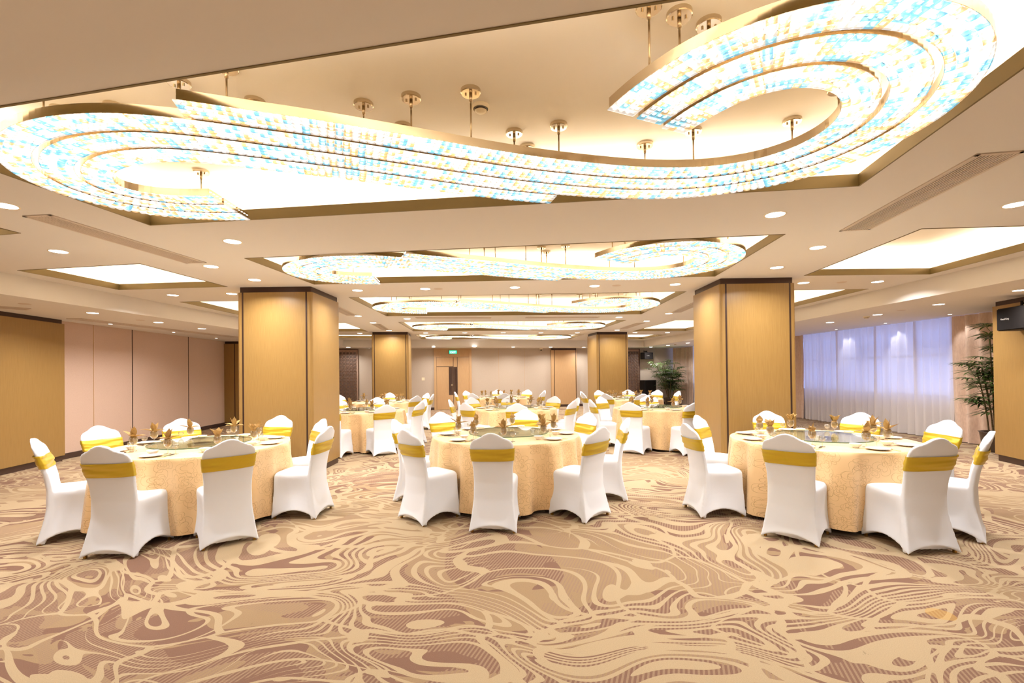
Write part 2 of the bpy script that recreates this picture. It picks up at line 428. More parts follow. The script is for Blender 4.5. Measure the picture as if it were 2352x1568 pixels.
# ceiling recesses
for k, q in TR.items():
    q = ccw(q); LIP, WID = .085, .15
    o1 = offset_poly(q, .012); o2 = offset_poly(q, WID)
    r = G()
    n = len(q)
    V = [(x, y, ZC+.02) for x, y in o1]+[(x, y, ZC+.02) for x, y in o2]+[(x, y, ZR) for x, y in o2]
    F = [(i, (i+1)%n, n+(i+1)%n, n+i) for i in range(n)]+[(n+i, n+(i+1)%n, 2*n+(i+1)%n, 2*n+i) for i in range(n)]+[(2*n, 2*n+3, 2*n+2, 2*n+1)]
    r.add(V, F); rec = struct(r.obj('ceiling_recess', M['recess']))
    t = G()
    V = [(x, y, z) for z in (ZC-.004, ZC+LIP) for x, y in q]+[(x, y, z) for z in (ZC-.004, ZC+LIP) for x, y in o1]
    F = []
    for i in range(n):
        j = (i+1)%n
        F += [(i, n+i, n+j, j), (2*n+i, 2*n+j, 3*n+j, 3*n+i), (n+i, 3*n+i, 3*n+j, n+j), (i, j, 2*n+j, 2*n+i)]
    t.add(V, F); t.obj('recess_lip', M['bronze'], rec)
    o3 = offset_poly(q, .045); o4 = offset_poly(q, .085); s = G()
    V = [(x, y, ZC+.055) for x, y in o3]+[(x, y, ZC+.055) for x, y in o4]
    s.add(V, [(i, (i+1)%n, n+(i+1)%n, n+i) for i in range(n)]); s.obj('cove_light_strip', M['cove'], rec)

def wall(name, p0, p1, z0, z1, th, m_, seg=None):
    """slab whose room face runs p0->p1, thickness towards the right of that direction"""
    a, b = Vector(p0), Vector(p1); d = (b-a).normalized(); nn = Vector((d.y, -d.x))*th
    g = G(); g.prism(ccw([tuple(a), tuple(b), tuple(b+nn), tuple(a+nn)]), z0, z1); return struct(g.obj(name, m_))
# left wall: pieces from near to far; room on the right => run far->near so that thickness goes outwards
LW = [(-7.3, -3.0), (-7.75, 5.0), (-8.40, 8.70), (-8.85, 14.5), (-8.6, 17.0), (-7.6, 18.9)]
g = G()
for a, b in zip(LW[:-1], LW[1:]):
    g.prism(ccw([a, b, (b[0]-.2, b[1]), (a[0]-.2, a[1])]), 0, ZS)
struct(g.obj('wall_left', M['fabric_wall']))
g = G()
for a, b in zip(LW[2:-1], LW[3:]):
    g.prism(ccw([(a[0]-.01, a[1]), (b[0]-.01, b[1]), (b[0]+.025, b[1]), (a[0]+.025, a[1])]), 0, .105)
struct(g.obj('baseboard_left', M['base']))
for i, px in enumerate((215, 304, 433)):
    p = hit(px, 900, LW[2], LW[3]); wd = .006 if px in (304, 433) else .003
    g = G(); g.box(p.x-.01, p.y-wd/2*3, .105, p.x+.006, p.y+wd/2*3, ZS); struct(g.obj('trim_%d' % (i+1), M['dark'] if px in (304, 433) else M['wood2']))
BA, BB = (-9.0, 18.6), (8.6, 22.12)
bd = (Vector(BB)-Vector(BA)).normalized(); bn = Vector((bd.y, -bd.x))   # bn points into the room
g = G(); g.prism(ccw([BA, BB, tuple(Vector(BB)-bn*.3), tuple(Vector(BA)-bn*.3)]), 0, ZS); struct(g.obj('wall_back', M['wall']))
def bpoint(px): return hit(px, 870, BA, BB)
def bs(px):
    p = bpoint(px); return (Vector((p.x, p.y))-Vector(BA)).dot(bd)
BANG = math.atan2(bd.y, bd.x)
def on_back(o, px=None, s=None):
    """put a thing on the back wall: local x along the wall, local -y into the room"""
    if s is None: s = bs(px)
    p = Vector(BA)+bd*s; o.location = (p.x, p.y, 0); o.rotation_euler = (0, 0, BANG); return o
s0, s1, s2, s3 = bs(760), bs(997), bs(1083), bs(1470)
g = G()
for a, b in ((s0, s1), (s2, bs(1265)), (bs(1323), bs(1560))):
    g.box(a, -.03, 0, b, 0, .11)
o = g.obj('baseboard_back', M['base']); on_back(o, s=0); struct(o)
g = G()
for px in (1146, 1205, 1507):
    g.box(bs(px)-.004, -.0015, .11, bs(px)+.004, 0, ZS)
o = g.obj('trim_5', M['wood2']); on_back(o, s=0); struct(o)
# right wall with window openings
RW = [(9.35, 7.6), (9.45, 14.5), (8.9, 18.0), (8.0, 22.1)]
g = G()
for a, b in zip(RW[:-1], RW[1:]):
    g.prism(ccw([a, b, (b[0]+.2, b[1]), (a[0]+.2, a[1])]), 0, .86)
g.prism([(9.35, 7.6), (9.55, 7.6), (9.56, 8.9), (9.37, 8.9)], .86, ZS)
g.prism([(7.6, -3.2), (7.8, -3.2), (7.5, 4.9), (7.3, 4.9)], 0, ZS)
g.prism([(7.3, 4.9), (9.6, 4.9), (9.6, 5.1), (7.3, 5.1)], 0, ZS)
struct(g.obj('wall_right', M['wall']))
wi = 0
for a, b, nseg in ((RW[0], RW[1], 4), (RW[1], RW[2], 2), (RW[2], RW[3], 2)):
    for k in range(nseg):
        A = Vector(a).lerp(Vector(b), k/nseg); B = Vector(a).lerp(Vector(b), (k+1)/nseg)
        if wi == 0: A = Vector((9.37, 8.9))
        wi += 1; g = G(); Ln = (B-A).length; an = math.atan2(B.y-A.y, B.x-A.x)
        for x0, x1, z0, z1 in ((0, .05, .86, ZS), (Ln-.05, Ln, .86, ZS), (0, Ln, .86, .92), (0, Ln, ZS-.06, ZS), (0, Ln, 1.78, 1.84), (Ln/2-.025, Ln/2+.025, .86, ZS)):
            g.box(x0, -.12, z0, x1, -.05, z1)
        o = g.obj('window_%d' % wi, mat('window frame', (.35, .36, .42, 1), .5) if wi == 1 else bpy.data.materials['window frame'])
        o.location = (A.x, A.y, 0); o.rotation_euler = (0, 0, an); struct(o)
        g = G(); g.box(.05, -.09, .92, Ln-.05, -.082, ZS-.06); g.obj('window_pane', M['pane'], o)
g = G(); g.box(-7.5, -3.2, 0, 7.8, -3.0, ZS); struct(g.obj('wall_near', M['wall']))

# ------------------------------------------------------------------ wood clad pillars and pilasters
def rounded_rect(w, d, r, n=5):
    P = []
    for cx, cy, a0 in ((w/2-r, d/2-r, 0), (-w/2+r, d/2-r, 90), (-w/2+r, -d/2+r, 180), (w/2-r, -d/2+r, 270)):
        for i in range(n+1):
            a = R_(a0+90*i/n); P.append((cx+r*math.cos(a), cy+r*math.sin(a)))
    return P
def pillar(fl, fr, side, label, h=ZC, d=None):
    a, b = Vector(fl[:2]), Vector(fr[:2]); w = (b-a).length; ang = math.atan2(b.y-a.y, b.x-a.x)
    d = d or w; mid = (a+b)/2; nrm = Vector((-(b-a).y, (b-a).x)).normalized(); c = mid+nrm*d/2
    t = thing('pillar', label, 'pillar', (c.x, c.y, 0), ang, 'wood clad pillars')
    g = G(); g.prism(rounded_rect(w, d, .045), .10, h-.085); g.obj('veneer_cladding', M['wood'], t)
    g = G(); g.prism(rounded_rect(w-.06, d-.06, .02), 0, .10); g.obj('plinth', M['base'], t)
    g = G(); g.prism(rounded_rect(w-.05, d-.05, .02), h-.085, h); g.obj('top_band', M['dark'], t)
    for x in (-w/2+.085, w/2-.085):
        g = G(); g.box(x-.012, -d/2-.003, .10, x+.012, d/2+.003, h-.085); g.obj('inlay_strip', M['dark'], t)
    return t
pillar(at(544, 659, ZC), at(716, 657, ZC), None, 'large oak veneer pillar behind the front left table')
pillar(at(1653, 638.6, ZC), at(1827, 636, ZC), None, 'large oak veneer pillar behind the front right table')
pillar(at(853, 762, ZC), at(938, 762, ZC), None, 'smaller-looking oak veneer pillar in the distance left of the double door')
pillar(at(1370, 762, ZC), at(1443, 762, ZC), None, 'smaller-looking oak veneer pillar in the distance right of the centre')
def pilaster(name, poly, label, strips=(), h=ZS, m_=None):
    poly = ccw(poly); c = Vector((sum(p[0] for p in poly)/len(poly), sum(p[1] for p in poly)/len(poly)))
    t = thing(name, label, 'wall panel', (c.x, c.y, 0))
    lp = [(p[0]-c.x, p[1]-c.y) for p in poly]
    g = G(); g.prism(lp, .105, h-.075); g.obj('veneer_cladding', m_ or M['wood'], t)
    ins = offset_poly(lp, -.03)
    g = G(); g.prism(ins, 0, .105); g.obj('plinth', M['base'], t)
    g = G(); g.prism(ins, h-.075, h); g.obj('top_band', M['dark'], t)
    for (x, y, rz) in strips:
        g = G(); g.box(-.012, -.006, .105, .012, .006, h-.075); o = g.obj('inlay_strip', M['dark'], t); o.location = (x-c.x, y-c.y, 0); o.rotation_euler = (0, 0, rz)
    return t
a = R_(90)-math.atan2(-.65, 3.7)*-1
pilaster('wall_pilaster', [(-7.62, 5.0), (-8.24, 8.66), (-8.45, 8.72), (-7.95, 5.0)], 'oak veneer wall panel at the far left edge of the room', ((-8.235, 8.57, R_(100)),))
p = at(517, 977, 0)
pilaster('wall_pilaster', [(-8.86, 14.45), (-8.35, 14.45), (-8.30, 15.4), (-8.86, 15.4)], 'narrow oak pilaster on the left wall beside the near left pillar', ((-8.52, 14.45, 0),))
pilaster('wall_pilaster', [(7.905, 7.72), (7.30, 5.15), (9.5, 5.15), (9.5, 7.72)], 'oak veneer wall block at the far right edge, under the speaker', ((7.888, 7.60, R_(76.8)),))
# back wall pilaster
wp = bs(1323)-bs(1265)
t = on_back(thing('wall_pilaster', 'beige veneer pilaster on the back wall, right of the double door', 'wall panel'), px=1265)
g = G(); g.box(.0, -.12, .11, wp, 0, ZS-.09); g.obj('veneer_cladding', M['wood2'], t)
g = G(); g.box(.03, -.10, 0, wp-.03, 0, .11); g.obj('plinth', M['base'], t)
g = G(); g.box(.02, -.13, ZS-.09, wp-.02, 0, ZS); g.obj('top_band', M['dark'], t)
for x in (.14, wp-.04):
    g = G(); g.box(x-.012, -.124, .11, x+.012, -.118, ZS-.09); g.obj('inlay_strip', M['dark'], t)

# ------------------------------------------------------------------ double door, exit sign, screens
dw = bs(1083)-bs(997); sc = dw/1.62
t = on_back(thing('door_1', '', ''), px=997); del t['label'], t['category']; t['kind'] = 'structure'
g = G(); g.box(0, -.07, 0, .10, 0, ZS); g.box(dw-.10, -.07, 0, dw, 0, ZS); g.box(.10, -.05, 2.22, dw-.10, 0, ZS); g.obj('door_frame', M['wood2'], t)
e = .10; W = dw-.2
def dx(px): return bs(px)-bs(997)
xm = dx(1041)
for nm, x0, x1 in (('door_leaf', e, xm-.006), ('door_leaf', xm+.006, dw-.1)):
    g = G(); g.box(x0, -.035, .01, x1, 0, 2.21); lf = g.obj(nm, M['wood2'], t)
    g = G()
    if x0 == e:
        g.box(x0, -.04, 1.81, x1, -.034, 1.83)
    else:
        g.box(dx(1050.5)-.01, -.04, .01, dx(1050.5)+.01, -.034, 2.21)
    g.box(x0, -.04, .01, x0+.01, -.034, 2.21)
    g.obj('groove', M['base'], lf)
    xa, xb = (dx(1031), xm-.01) if x0 == e else (xm+.01, dx(1050))
    g = G(); g.box(xa, -.042, .62, xb, -.034, 1.80); g.obj('push_panel', M['plaque'], lf)
    g = G(); hx = xa+.06 if x0 == e else xb-.05; g.box(hx-.012, -.09, .70, hx+.012, -.07, 1.74)
    for z in (.75, 1.69): g.box(hx-.01, -.08, z-.01, hx+.01, -.04, z+.01)
    g.obj('pull_handle', M['dark'], lf)
g = G(); g.cyl(0, 0, 0, .012, .035, n=20); o = g.obj('door_lock', M['chrome'], t); o.rotation_euler = (R_(90), 0, 0); o.location = (dx(1037.5), -.04, 1.04)
t = on_back(thing('exit_sign', 'green glowing exit sign above the double door on the back wall', 'sign'), px=1040.8)
z0 = hit(1040, 812.6, BA, BB).z; z1 = hit(1040, 804.5, BA, BB).z; hw = (bs(1050)-bs(1031.5))/2
g = G(); g.box(-hw, -.09, z0, hw, -.05, z1); g.obj('sign_housing', M['black'], t)
g = G(); g.box(-hw+.012, -.092, z0+.01, hw-.012, -.0905, z1-.01); g.obj('sign_face', M['exit_green'], t)
def text(body, size, m_, parent, loc, rot, name='lettering', ext=.001, align='CENTER'):
    cu = bpy.data.curves.new(name, 'FONT'); cu.body = body; cu.size = size; cu.extrude = ext; cu.align_x = align; cu.align_y = 'CENTER'
    to = bpy.data.objects.new(name, cu); C.objects.link(to)
    dg = bpy.context.evaluated_depsgraph_get(); me = bpy.data.meshes.new_from_object(to.evaluated_get(dg))
    bpy.data.objects.remove(to); me.materials.clear(); me.materials.append(m_)
    o = bpy.data.objects.new(name, me); C.objects.link(o); o.parent = parent; o.location = loc; o.rotation_euler = rot; return o
text('EXIT', .11, M['exit_white'], t, (.0, -.094, (z0+z1)/2-.015), (R_(90), 0, 0))
def lattice(px0, px1, label, base=0):
    w_ = bs(px1)-bs(px0); t = on_back(thing('lattice_screen', label, 'screen', group='carved lattice screens'), px=px0)
    g = G(); g.box(0, -.02, base, w_, 0, ZS-.03); g.obj('backing_panel', M['lattice_back'], t)
    g = G()
    for x in (0, w_-.03): g.box(x, -.07, base, x+.03, -.03, ZS-.03)
    for z in (base, ZS-.06): g.box(0, -.07, z, w_, -.03, z+.03)
    g.obj('screen_frame', M['lattice'], t)
    g = G(); c_ = .135; nx = int(w_/c_)+1; nz = int((ZS-base)/c_)+1
    for i in range(nx):
        for k in range(nz):
            x, z = i*c_+.02, base+k*c_+.02
            cx, cz = x+c_/2, z+c_/2
            if cx > w_-.02 or cz > ZS-.08: continue
            g.bar((x, -.05, z), (x+c_, -.05, z+c_), .016, .02, (0,1,0)); g.bar((x+c_, -.051, z), (x, -.051, z+c_), .016, .02, (0,1,0))
            g.bar((cx, -.05, z), (cx, -.05, z+c_), .012, .02, (0,1,0)); g.bar((x, -.05, cz), (x+c_, -.05, cz), .012, .02, (0,1,0))
            r = c_*.3
            for q in range(8):
                a0, a1 = q*PI/4, (q+1)*PI/4
                g.bar((cx+r*math.cos(a0), -.05, cz+r*math.sin(a0)), (cx+r*math.cos(a1), -.05, cz+r*math.sin(a1)), .014, .02, (0,1,0))
    g.obj('lattice_work', M['lattice'], t)
lattice(762, 824, 'dark carved lattice screen on the back wall, beside the near left pillar')
lattice(1434, 1469, 'dark carved lattice screen on the back wall, beside the far right pillar')
t = on_back(thing('wall_switch', 'small white switch plate on the back wall left of the double door', 'switch'), px=972)
z = hit(972, 870, BA, BB).z
g = G(); g.box(-.06, -.012, z-.06, .06, 0, z+.06); g.obj('plate', M['plastic'], t)
g = G(); g.box(-.035, -.018, z-.03, -.004, -.01, z+.03); g.box(.004, -.018, z-.03, .035, -.01, z+.03); g.obj('rocker', M['plastic'], t)

# ------------------------------------------------------------------ curtains
def curtain(pts, m_, name, label, group, pleat=.11, amp=.045, zt=ZS-.005, zb=.015, seed=0, flare=.5):
    rnd = random.Random(seed); P = [Vector(p) for p in pts]
    Ls = [(P[i+1]-P[i]).length for i in range(len(P)-1)]; T = sum(Ls); n = int(T/.018); nz = 14
    ph = 0; cols = []
    pl = pleat
    for i in range(n+1):
        s = T*i/n; d = s; k = 0
        while k < len(Ls)-1 and d > Ls[k]: d -= Ls[k]; k += 1
        e = (P[k+1]-P[k]).normalized(); nn = Vector((-e.y, e.x)); c = P[k]+e*d
        ph += (T/n)/pl*2*PI*.5
        if ph % (2*PI) < .12: pl = pleat*rnd.uniform(.7, 1.35)
        cols.append((c, e, nn, ph))
    V = []; F = []
    w1 = [rnd.uniform(0, 6) for _ in range(4)]
    for j in range(nz+1):
        u = j/nz; z = zt+(zb-zt)*u
        for c, e, nn, ph in cols:
            a = amp*(.75+.5*u*flare)*math.sin(ph+.25*math.sin(3*u+w1[0]))+.016*u*math.sin(ph*.31+w1[1]+2*u)+.01*math.sin(ph*.5+w1[2])
            q = c+nn*a+e*(.02*u*math.sin(ph*.23+w1[3]))
            V.append((q.x, q.y, z))
    m1 = n+1
    for j in range(nz):
        for i in range(n): F.append((j*m1+i, j*m1+i+1, (j+1)*m1+i+1, (j+1)*m1+i))
    o = obj(name, V, F, m_, None, True); tag(o, label, 'curtain', group); return o
CW = [(9.14, 8.35), (9.14, 9.6), (9.10, 12.0), (9.0, 14.5), (8.45, 18.0), (7.9, 20.3)]
def cw(px):
    for a, b in zip(CW[:-1], CW[1:]):
        p = hit(px, 850, a, b)
        if p.y > 0 and min(a[1], b[1])-.01 <= p.y <= max(a[1], b[1])+.01: return (p.x, p.y)
    return CW[0]
def between(p, q):
    return [p]+[c for c in CW if p[1]+.1 < c[1] < q[1]-.1]+[q]
curtain([(9.14, 7.85)]+between((9.14, 8.35), cw(2188)), M['drape'], 'drape', 'taupe pleated drape hanging behind the palm at the right edge', 'taupe drapes', .15, .055, seed=1)
xs = [2188, 2105, 2013, 1924, 1849]
names = ['white sheer curtain glowing blue next to the taupe drape at the right', 'second white sheer curtain from the right drape, glowing blue', 'third white sheer curtain from the right drape, glowing blue', 'white sheer curtain glowing blue farthest left, beside the near right pillar']
for i in range(4):
    curtain(between(cw(xs[i]+3), cw(xs[i+1]-4)), M['sheer'], 'sheer_curtain', names[i], 'sheer curtains on the right windows', .105, .055, seed=5+i)
curtain(between(cw(1847), cw(1800)), M['drape'], 'drape', 'narrow taupe drape just right of the near right pillar', 'taupe drapes', .14, .05, seed=11)
curtain(between(cw(1800), (8.6, 17.0)), M['sheer'], 'sheer_curtain', 'white sheer curtain in the distance, glimpsed left of the near right pillar', 'sheer curtains on the right windows', .13, .04, seed=12)
p1 = hit(1592, 850, (8.6, 17.0), (7.75, 20.6))
curtain([(8.6, 17.0), (p1.x, p1.y)], M['sheer'], 'sheer_curtain', 'white sheer curtain at the far end of the right wall, glowing blue', 'sheer curtains on the right windows', .13, .04, seed=14)
pe = bpoint(1546)
curtain([(p1.x, p1.y), (pe.x+.35, pe.y-1.0), (pe.x+.0, pe.y-.12)], M['drape'], 'drape', 'taupe pleated drape in the far right corner of the room', 'taupe drapes', .16, .06, seed=13)

# ------------------------------------------------------------------ downlights and small ceiling fittings
def downlight_proto(r, name):
    t = thing(name, '', 'ceiling light')
    g = G(); g.lathe([(r, 0), (r*1.16, -.004), (r*1.18, .001)], 28); g.obj('trim_ring', M['plastic'], t, True)
    g = G(); n = 28; g.add([(r*math.cos(2*PI*i/n), r*math.sin(2*PI*i/n), -.0015) for i in range(n)], [tuple(range(n))[::-1]]); g.obj('lamp_face', M['lampface'], t)
    return t
def zone(x, y):
    r = 'nearest' if y < 5 else 'near' if y < 8 else 'mid-distance' if y < 12 else 'far' if y < 16 else 'farthest'
    return r
DL = [(10.5,472.4),(134.5,577.5),(534,554.8),(485,612),(585,642.7),(397,677.8),(532,674.5),(1780.5,493),(2333,470),(1878.5,568.5),(1784,614.5),(1845.5,649.5),(2015.7,647),
 (821,666.8),(976.7,663.5),(1182.6,660),(822.5,725.7),(935,732),(857,741),(893.5,758.8),(826.6,765.2),(977.8,764.4),(1067.7,764.1),(1156,763.8),(1365.6,656.6),(1551,653),(1422,728.4),(1536,720),
 (1485.3,737.3),(1417.5,758),(1458.7,763.5),(1533,763.5),(1326,764),(1242.6,764)]
SL = [(213,718.6),(364,740.2),(463.9,754.7),(2342.8,666.5),(2155.7,699),(2015.7,722.5),(1906.6,740.2),(1495,796.7),(1534.3,792.6),(1579.8,787.4),(800,797.3),(996,796.6),(1089.5,796.4),(1178.6,796.6),(1264.8,796.8),(1341,797.3)]
SM = [(253.8,744),(398.5,762.6),(496.8,776.3),(2181.6,721.8),(2033.8,741.9),(1921,756.4),(1534,799.5),(847.5,799.3)]
def side_words(px): 
    return 'far left' if px < 450 else 'left' if px < 950 else 'centre' if px < 1400 else 'right' if px < 1900 else 'far right'
def light_lamp(parent, r, power, spot=False):
    ld = bpy.data.lights.new('lamp', 'SPOT' if spot else 'AREA'); ld.energy = power; ld.color = (1, .98, .97)
    if spot: ld.spot_size = R_(62); ld.spot_blend = .5; ld.shadow_soft_size = .03
    else: ld.shape = 'DISK'; ld.size = r*2; ld.spread = R_(150)
    return ld
lampA = light_lamp(None, .07, DOWN_P); lampS = light_lamp(None, .03, SPOT_P, True)
proto = None; cnt = 0
used_lab = {}
def uniq(lab):
    n = used_lab.get(lab, 0); used_lab[lab] = n+1
    ords = ['', 'second ', 'third ', 'fourth ', 'fifth ', 'sixth ', 'seventh ', 'eighth ', 'ninth ', 'tenth ']
    return lab if n == 0 else (lab+', '+ords[min(n, 9)]+'from left').replace('  ', ' ')
for lst, Z, r, what in ((DL, ZC, .076, 'on the main ceiling'), (SL, ZS, .076, 'on the lowered border'), (SM, ZS, .034, 'close to the wall')):
    if r == .034: proto = None
    for px, py in sorted(lst, key=lambda q: (side_words(q[0]), zone(0, at(q[0], q[1], Z).y), q[0])):
        p = at(px, py, Z); z_ = zone(p.x, p.y)
        lab = uniq(('small spotlight ' if r < .05 else 'round downlight ')+what+', '+side_words(px)+', '+z_+' rows')
        if proto is None:
            proto = downlight_proto(r, 'ceiling_spotlight' if r < .05 else 'downlight'); proto['label'] = lab; proto.location = p; q = proto
            if r < .05: proto['group'] = 'small wall washer spots'
            else: proto['group'] = 'recessed downlights'
        else: q = dup(proto, p, 0, lab)
        lo = bpy.data.objects.new('lamp', lampS if r < .05 else lampA); C.objects.link(lo); lo.parent = q; lo.location = (0, 0, -.012)
        if r < .05:   # washers aim at the nearest wall
            if p.x < -5: lo.rotation_euler = (0, R_(-30), 0)
            elif p.x > 7: lo.rotation_euler = (0, R_(28), 0)
            else: lo.rotation_euler = (R_(28), 0, 0)
            q.location.z += .0
# the dup copies the first lamp too: drop doubled lamps
for o in [x for x in C.objects if x.name.startswith(('downlight', 'ceiling_spotlight'))]:
    ls = [c for c in o.children if c.type == 'LIGHT']
    for c in ls[1:]: bpy.data.objects.remove(c)
FILL_DOWN = [(x, y) for y in (-.9, -2.1) for x in (-5.2, -2.6, 0, 2.6, 5.0)]  # unseen downlights added behind the camera to brighten the chair backs
for x, y in FILL_DOWN:
    q = thing('downlight', 'added fill downlight behind the viewpoint, '+('first' if y > -1 else 'second')+' row, '+{-5.2: 'far left', -2.6: 'left', 0: 'middle', 2.6: 'right', 5.0: 'far right'}[x], 'ceiling light', (x, y, ZS), 0, 'added fill downlights behind the viewpoint')
    src = [o for o in C.objects if o.name == 'downlight'][0]
    for ch in list(src.children):
        c = ch.copy(); C.objects.link(c); c.parent = q
def disc_fitting(px, py, Z, label, r=.06):
    t = thing('ceiling_speaker', label, 'speaker', at(px, py, Z), 0, 'flush ceiling speakers')
    g = G(); g.lathe([(0, -.006), (r, -.006), (r*1.2, 0)], 24); g.obj('grille', M['grille_white'], t, True)
for i, (px, py, Z, lb) in enumerate([(1006.5,663.1,ZC,'flush round ceiling speaker behind the second chandelier, left of centre'),(1416,655.5,ZC,'flush round ceiling speaker behind the second chandelier, right of centre'),(1933,648,ZC,'flush round ceiling speaker between two downlights at right'),(2070,712,ZS,'flush round ceiling speaker on the lowered border at right'),(57,697.5,ZS,'flush round ceiling speaker on the lowered border at far left'),(322,735,ZS,'flush round ceiling speaker beside the long left air vent')]):
    disc_fitting(px, py, Z, lb)
def smoke(px, py, Z, label):
    t = thing('smoke_detector', label, 'smoke detector', at(px, py, Z), 0)
    g = G(); g.lathe([(.055, 0), (.055, -.016), (.048, -.022)], 28); g.obj('detector_base', M['plastic'], t, True)
    g = G(); g.lathe([(.036, -.022), (.036, -.034)], 28); g.obj('sensing_chamber', M['void'], t, True)
    g = G(); g.lathe([(.0, -.042), (.026, -.042), (.03, -.034), (.04, -.034)], 28); g.obj('detector_cap', M['plastic'], t, True)
smoke(1104, 243, ZR, 'cream smoke detector on the recess ceiling above the nearest chandelier')
smoke(1990, 727, ZS, 'cream smoke detector on the lowered ceiling border at right')
smoke(1551, 790, ZS, 'small smoke detector on the far right lowered ceiling border')
def vent(a, b, wd, label, solid=True):
    a, b = Vector(a), Vector(b); c = (a+b)/2; Ln = (b-a).length; an = math.atan2((b-a).y, (b-a).x)
    t = thing('air_vent', label, 'air vent', (c.x, c.y, a.z), an, 'linear air vents')
    g = G(); h = wd/2; fr = .025
    g.box(-Ln/2, -h, -.008, Ln/2, -h+fr, .0); g.box(-Ln/2, h-fr, -.008, Ln/2, h, .0); g.box(-Ln/2, -h, -.008, -Ln/2+fr, h, .0); g.box(Ln/2-fr, -h, -.008, Ln/2, h, .0)
    g.obj('vent_frame', M['grille_white'], t)
    hy = 0.0 if wd > .22 else h-fr
    g = G(); g.box(-Ln/2+fr, -h+fr, -.0025, Ln/2-fr, hy, -.001); g.obj('vent_slot_shade', M['void'], t)  # dark sheet standing in for the shade inside the open slots
    g = G(); k = max(3, int((wd-2*fr)/.022)); st = (wd-2*fr)/k
    for i in range(k):
        y = -h+fr+st*(i+.5); g.box(-Ln/2+fr, y-st*.27, -.007, Ln/2-fr, y+st*.27, -.003)
    g.obj('slats', M['grille_white'], t)
vent((at(48.8,494.8,ZC)+at(117.3,491.6,ZC))/2, (at(432,604,ZC)+at(470.5,602,ZC))/2, .26, 'long slatted air vent left of the nearest chandelier')
a1 = at(1934.5,529,ZC); b1 = at(2256.7,348,ZC)
a2 = at(1991,527,ZC); b2 = at(2343,349,ZC)
vent((a1+a2)/2, (b1+b2)/2, .27, 'long slatted air vent right of the nearest chandelier')
vent(at(740,692,ZC), at(808,724,ZC), .24, 'slatted air vent just right of the near left pillar')
vent(at(864,744,ZC), at(886,757,ZC), .24, 'slatted air vent above the far left pillar')
vent(at(1552,717,ZC), at(1606,694,ZC), .24, 'slatted air vent just left of the near right pillar')
vent(at(1433,754,ZC), at(1472,741,ZC), .24, 'slatted air vent above the far right pillar')
vent(at(955,729.5,ZC), at(1128,729.5,ZC), .2, 'crosswise slatted air vent behind the third chandelier, left')
vent(at(1207,729,ZC), at(1375,728.3,ZC), .2, 'crosswise slatted air vent behind the third chandelier, right')
vent(at(170,731,ZS), at(543,774,ZS), .3, 'very long slatted air vent along the left wall')
vent(at(-60,700,ZS), at(66,709.5,ZS), .3, 'slatted air vent at the far left edge above the oak panel')

# ------------------------------------------------------------------ chandeliers
MASTER = [[-2.215,3.685],[-2.436,3.676],[-2.649,3.625],[-2.833,3.506],[-2.941,3.318],[-2.934,3.101],[-2.827,2.91],[-2.662,2.764],[-2.468,2.662],[-2.257,2.599],[-2.038,2.57],[-1.818,2.574],[-1.601,2.608],[-1.387,2.663],[-1.177,2.73],[-0.97,2.804],[-0.764,2.883],[-0.559,2.963],[-0.354,3.044],[-0.148,3.122],[0.061,3.194],[0.272,3.255],[0.487,3.304],[0.705,3.335],[0.925,3.345],[1.145,3.333],[1.363,3.298],[1.572,3.23],[1.76,3.117],[1.908,2.954],[1.999,2.755],[2.025,2.537],[1.981,2.322],[1.873,2.131],[1.711,1.984],[1.508,1.9],[1.289,1.886],[1.078,1.944],[0.897,2.068],[0.761,2.241],[0.659,2.436]]
CC = Vector((-.469, 2.863)); CA = R_(-9.2)
def toloc(p):
    d = Vector(p[:2])-CC; c, s = math.cos(-CA), math.sin(-CA); return Vector((c*d.x-s*d.y, s*d.x+c*d.y))
def resample(P, step):
    out = [P[0].copy()]; acc = 0; i = 0; cur = P[0].copy()
    while i < len(P)-1:
        seg = (P[i+1]-cur).length
        if acc+seg >= step:
            cur = cur+(P[i+1]-cur).normalized()*(step-acc); out.append(cur.copy()); acc = 0
        else: acc += seg; i += 1; cur = P[i].copy()
    return out
def catmull(P, k=8):
    out = []
    for i in range(len(P)-1):
        p0 = P[max(i-1, 0)]; p1 = P[i]; p2 = P[i+1]; p3 = P[min(i+2, len(P)-1)]
        for j in range(k):
            t = j/k; out.append(.5*((2*p1)+(p2-p0)*t+(2*p0-5*p1+4*p2-p3)*t*t+(3*p1-p0-3*p2+p3)*t**3))
    out.append(P[-1]); return out
def widen(p):
    p = Vector(p)
    for c, k in (((1.30, 2.60), .065), ((-2.30, 3.15), .085)):
        d = p-Vector(c)
        w_ = max(0, min(1, (1.25-d.length)/.35))
        e_ = (p.x-.3)/1.1 if c[0] > 0 else (-1.3-p.x)/.9
        e_ = max(0, min(1, e_)); e_ = e_*e_*(3-2*e_)
        w_ = 1 if d.length < 1.3 else 0
        p = p+d.normalized()*k*w_*e_
    return p
ML = catmull([widen(p) for p in MASTER])
def offs(P, d):
    out = []
    for i in range(len(P)):
        t = (P[min(i+1, len(P)-1)]-P[max(i-1, 0)]).normalized(); out.append(P[i]+Vector((-t.y, t.x))*d)
    return out
PITCHB, BW = .187, .158
bands = {}
for nm, k in (('A', 1.5), ('B', .5), ('C', -.5), ('D', -1.5)):
    O = offs(ML, -k*PITCHB); idx = list(range(len(O))); n = len(O)
    if nm == 'A': O = [O[i] for i in idx if not (i < n*.5 and (O[i].x < -1.60 or O[i].y > 3.3 or i < n*.28))]
    if nm == 'D': O = [O[i] for i in idx if not (i > n*.4 and O[i].x > .36 or i > n*.56)]
    bands[nm] = O
ZB = 2.835; CROWN = .05
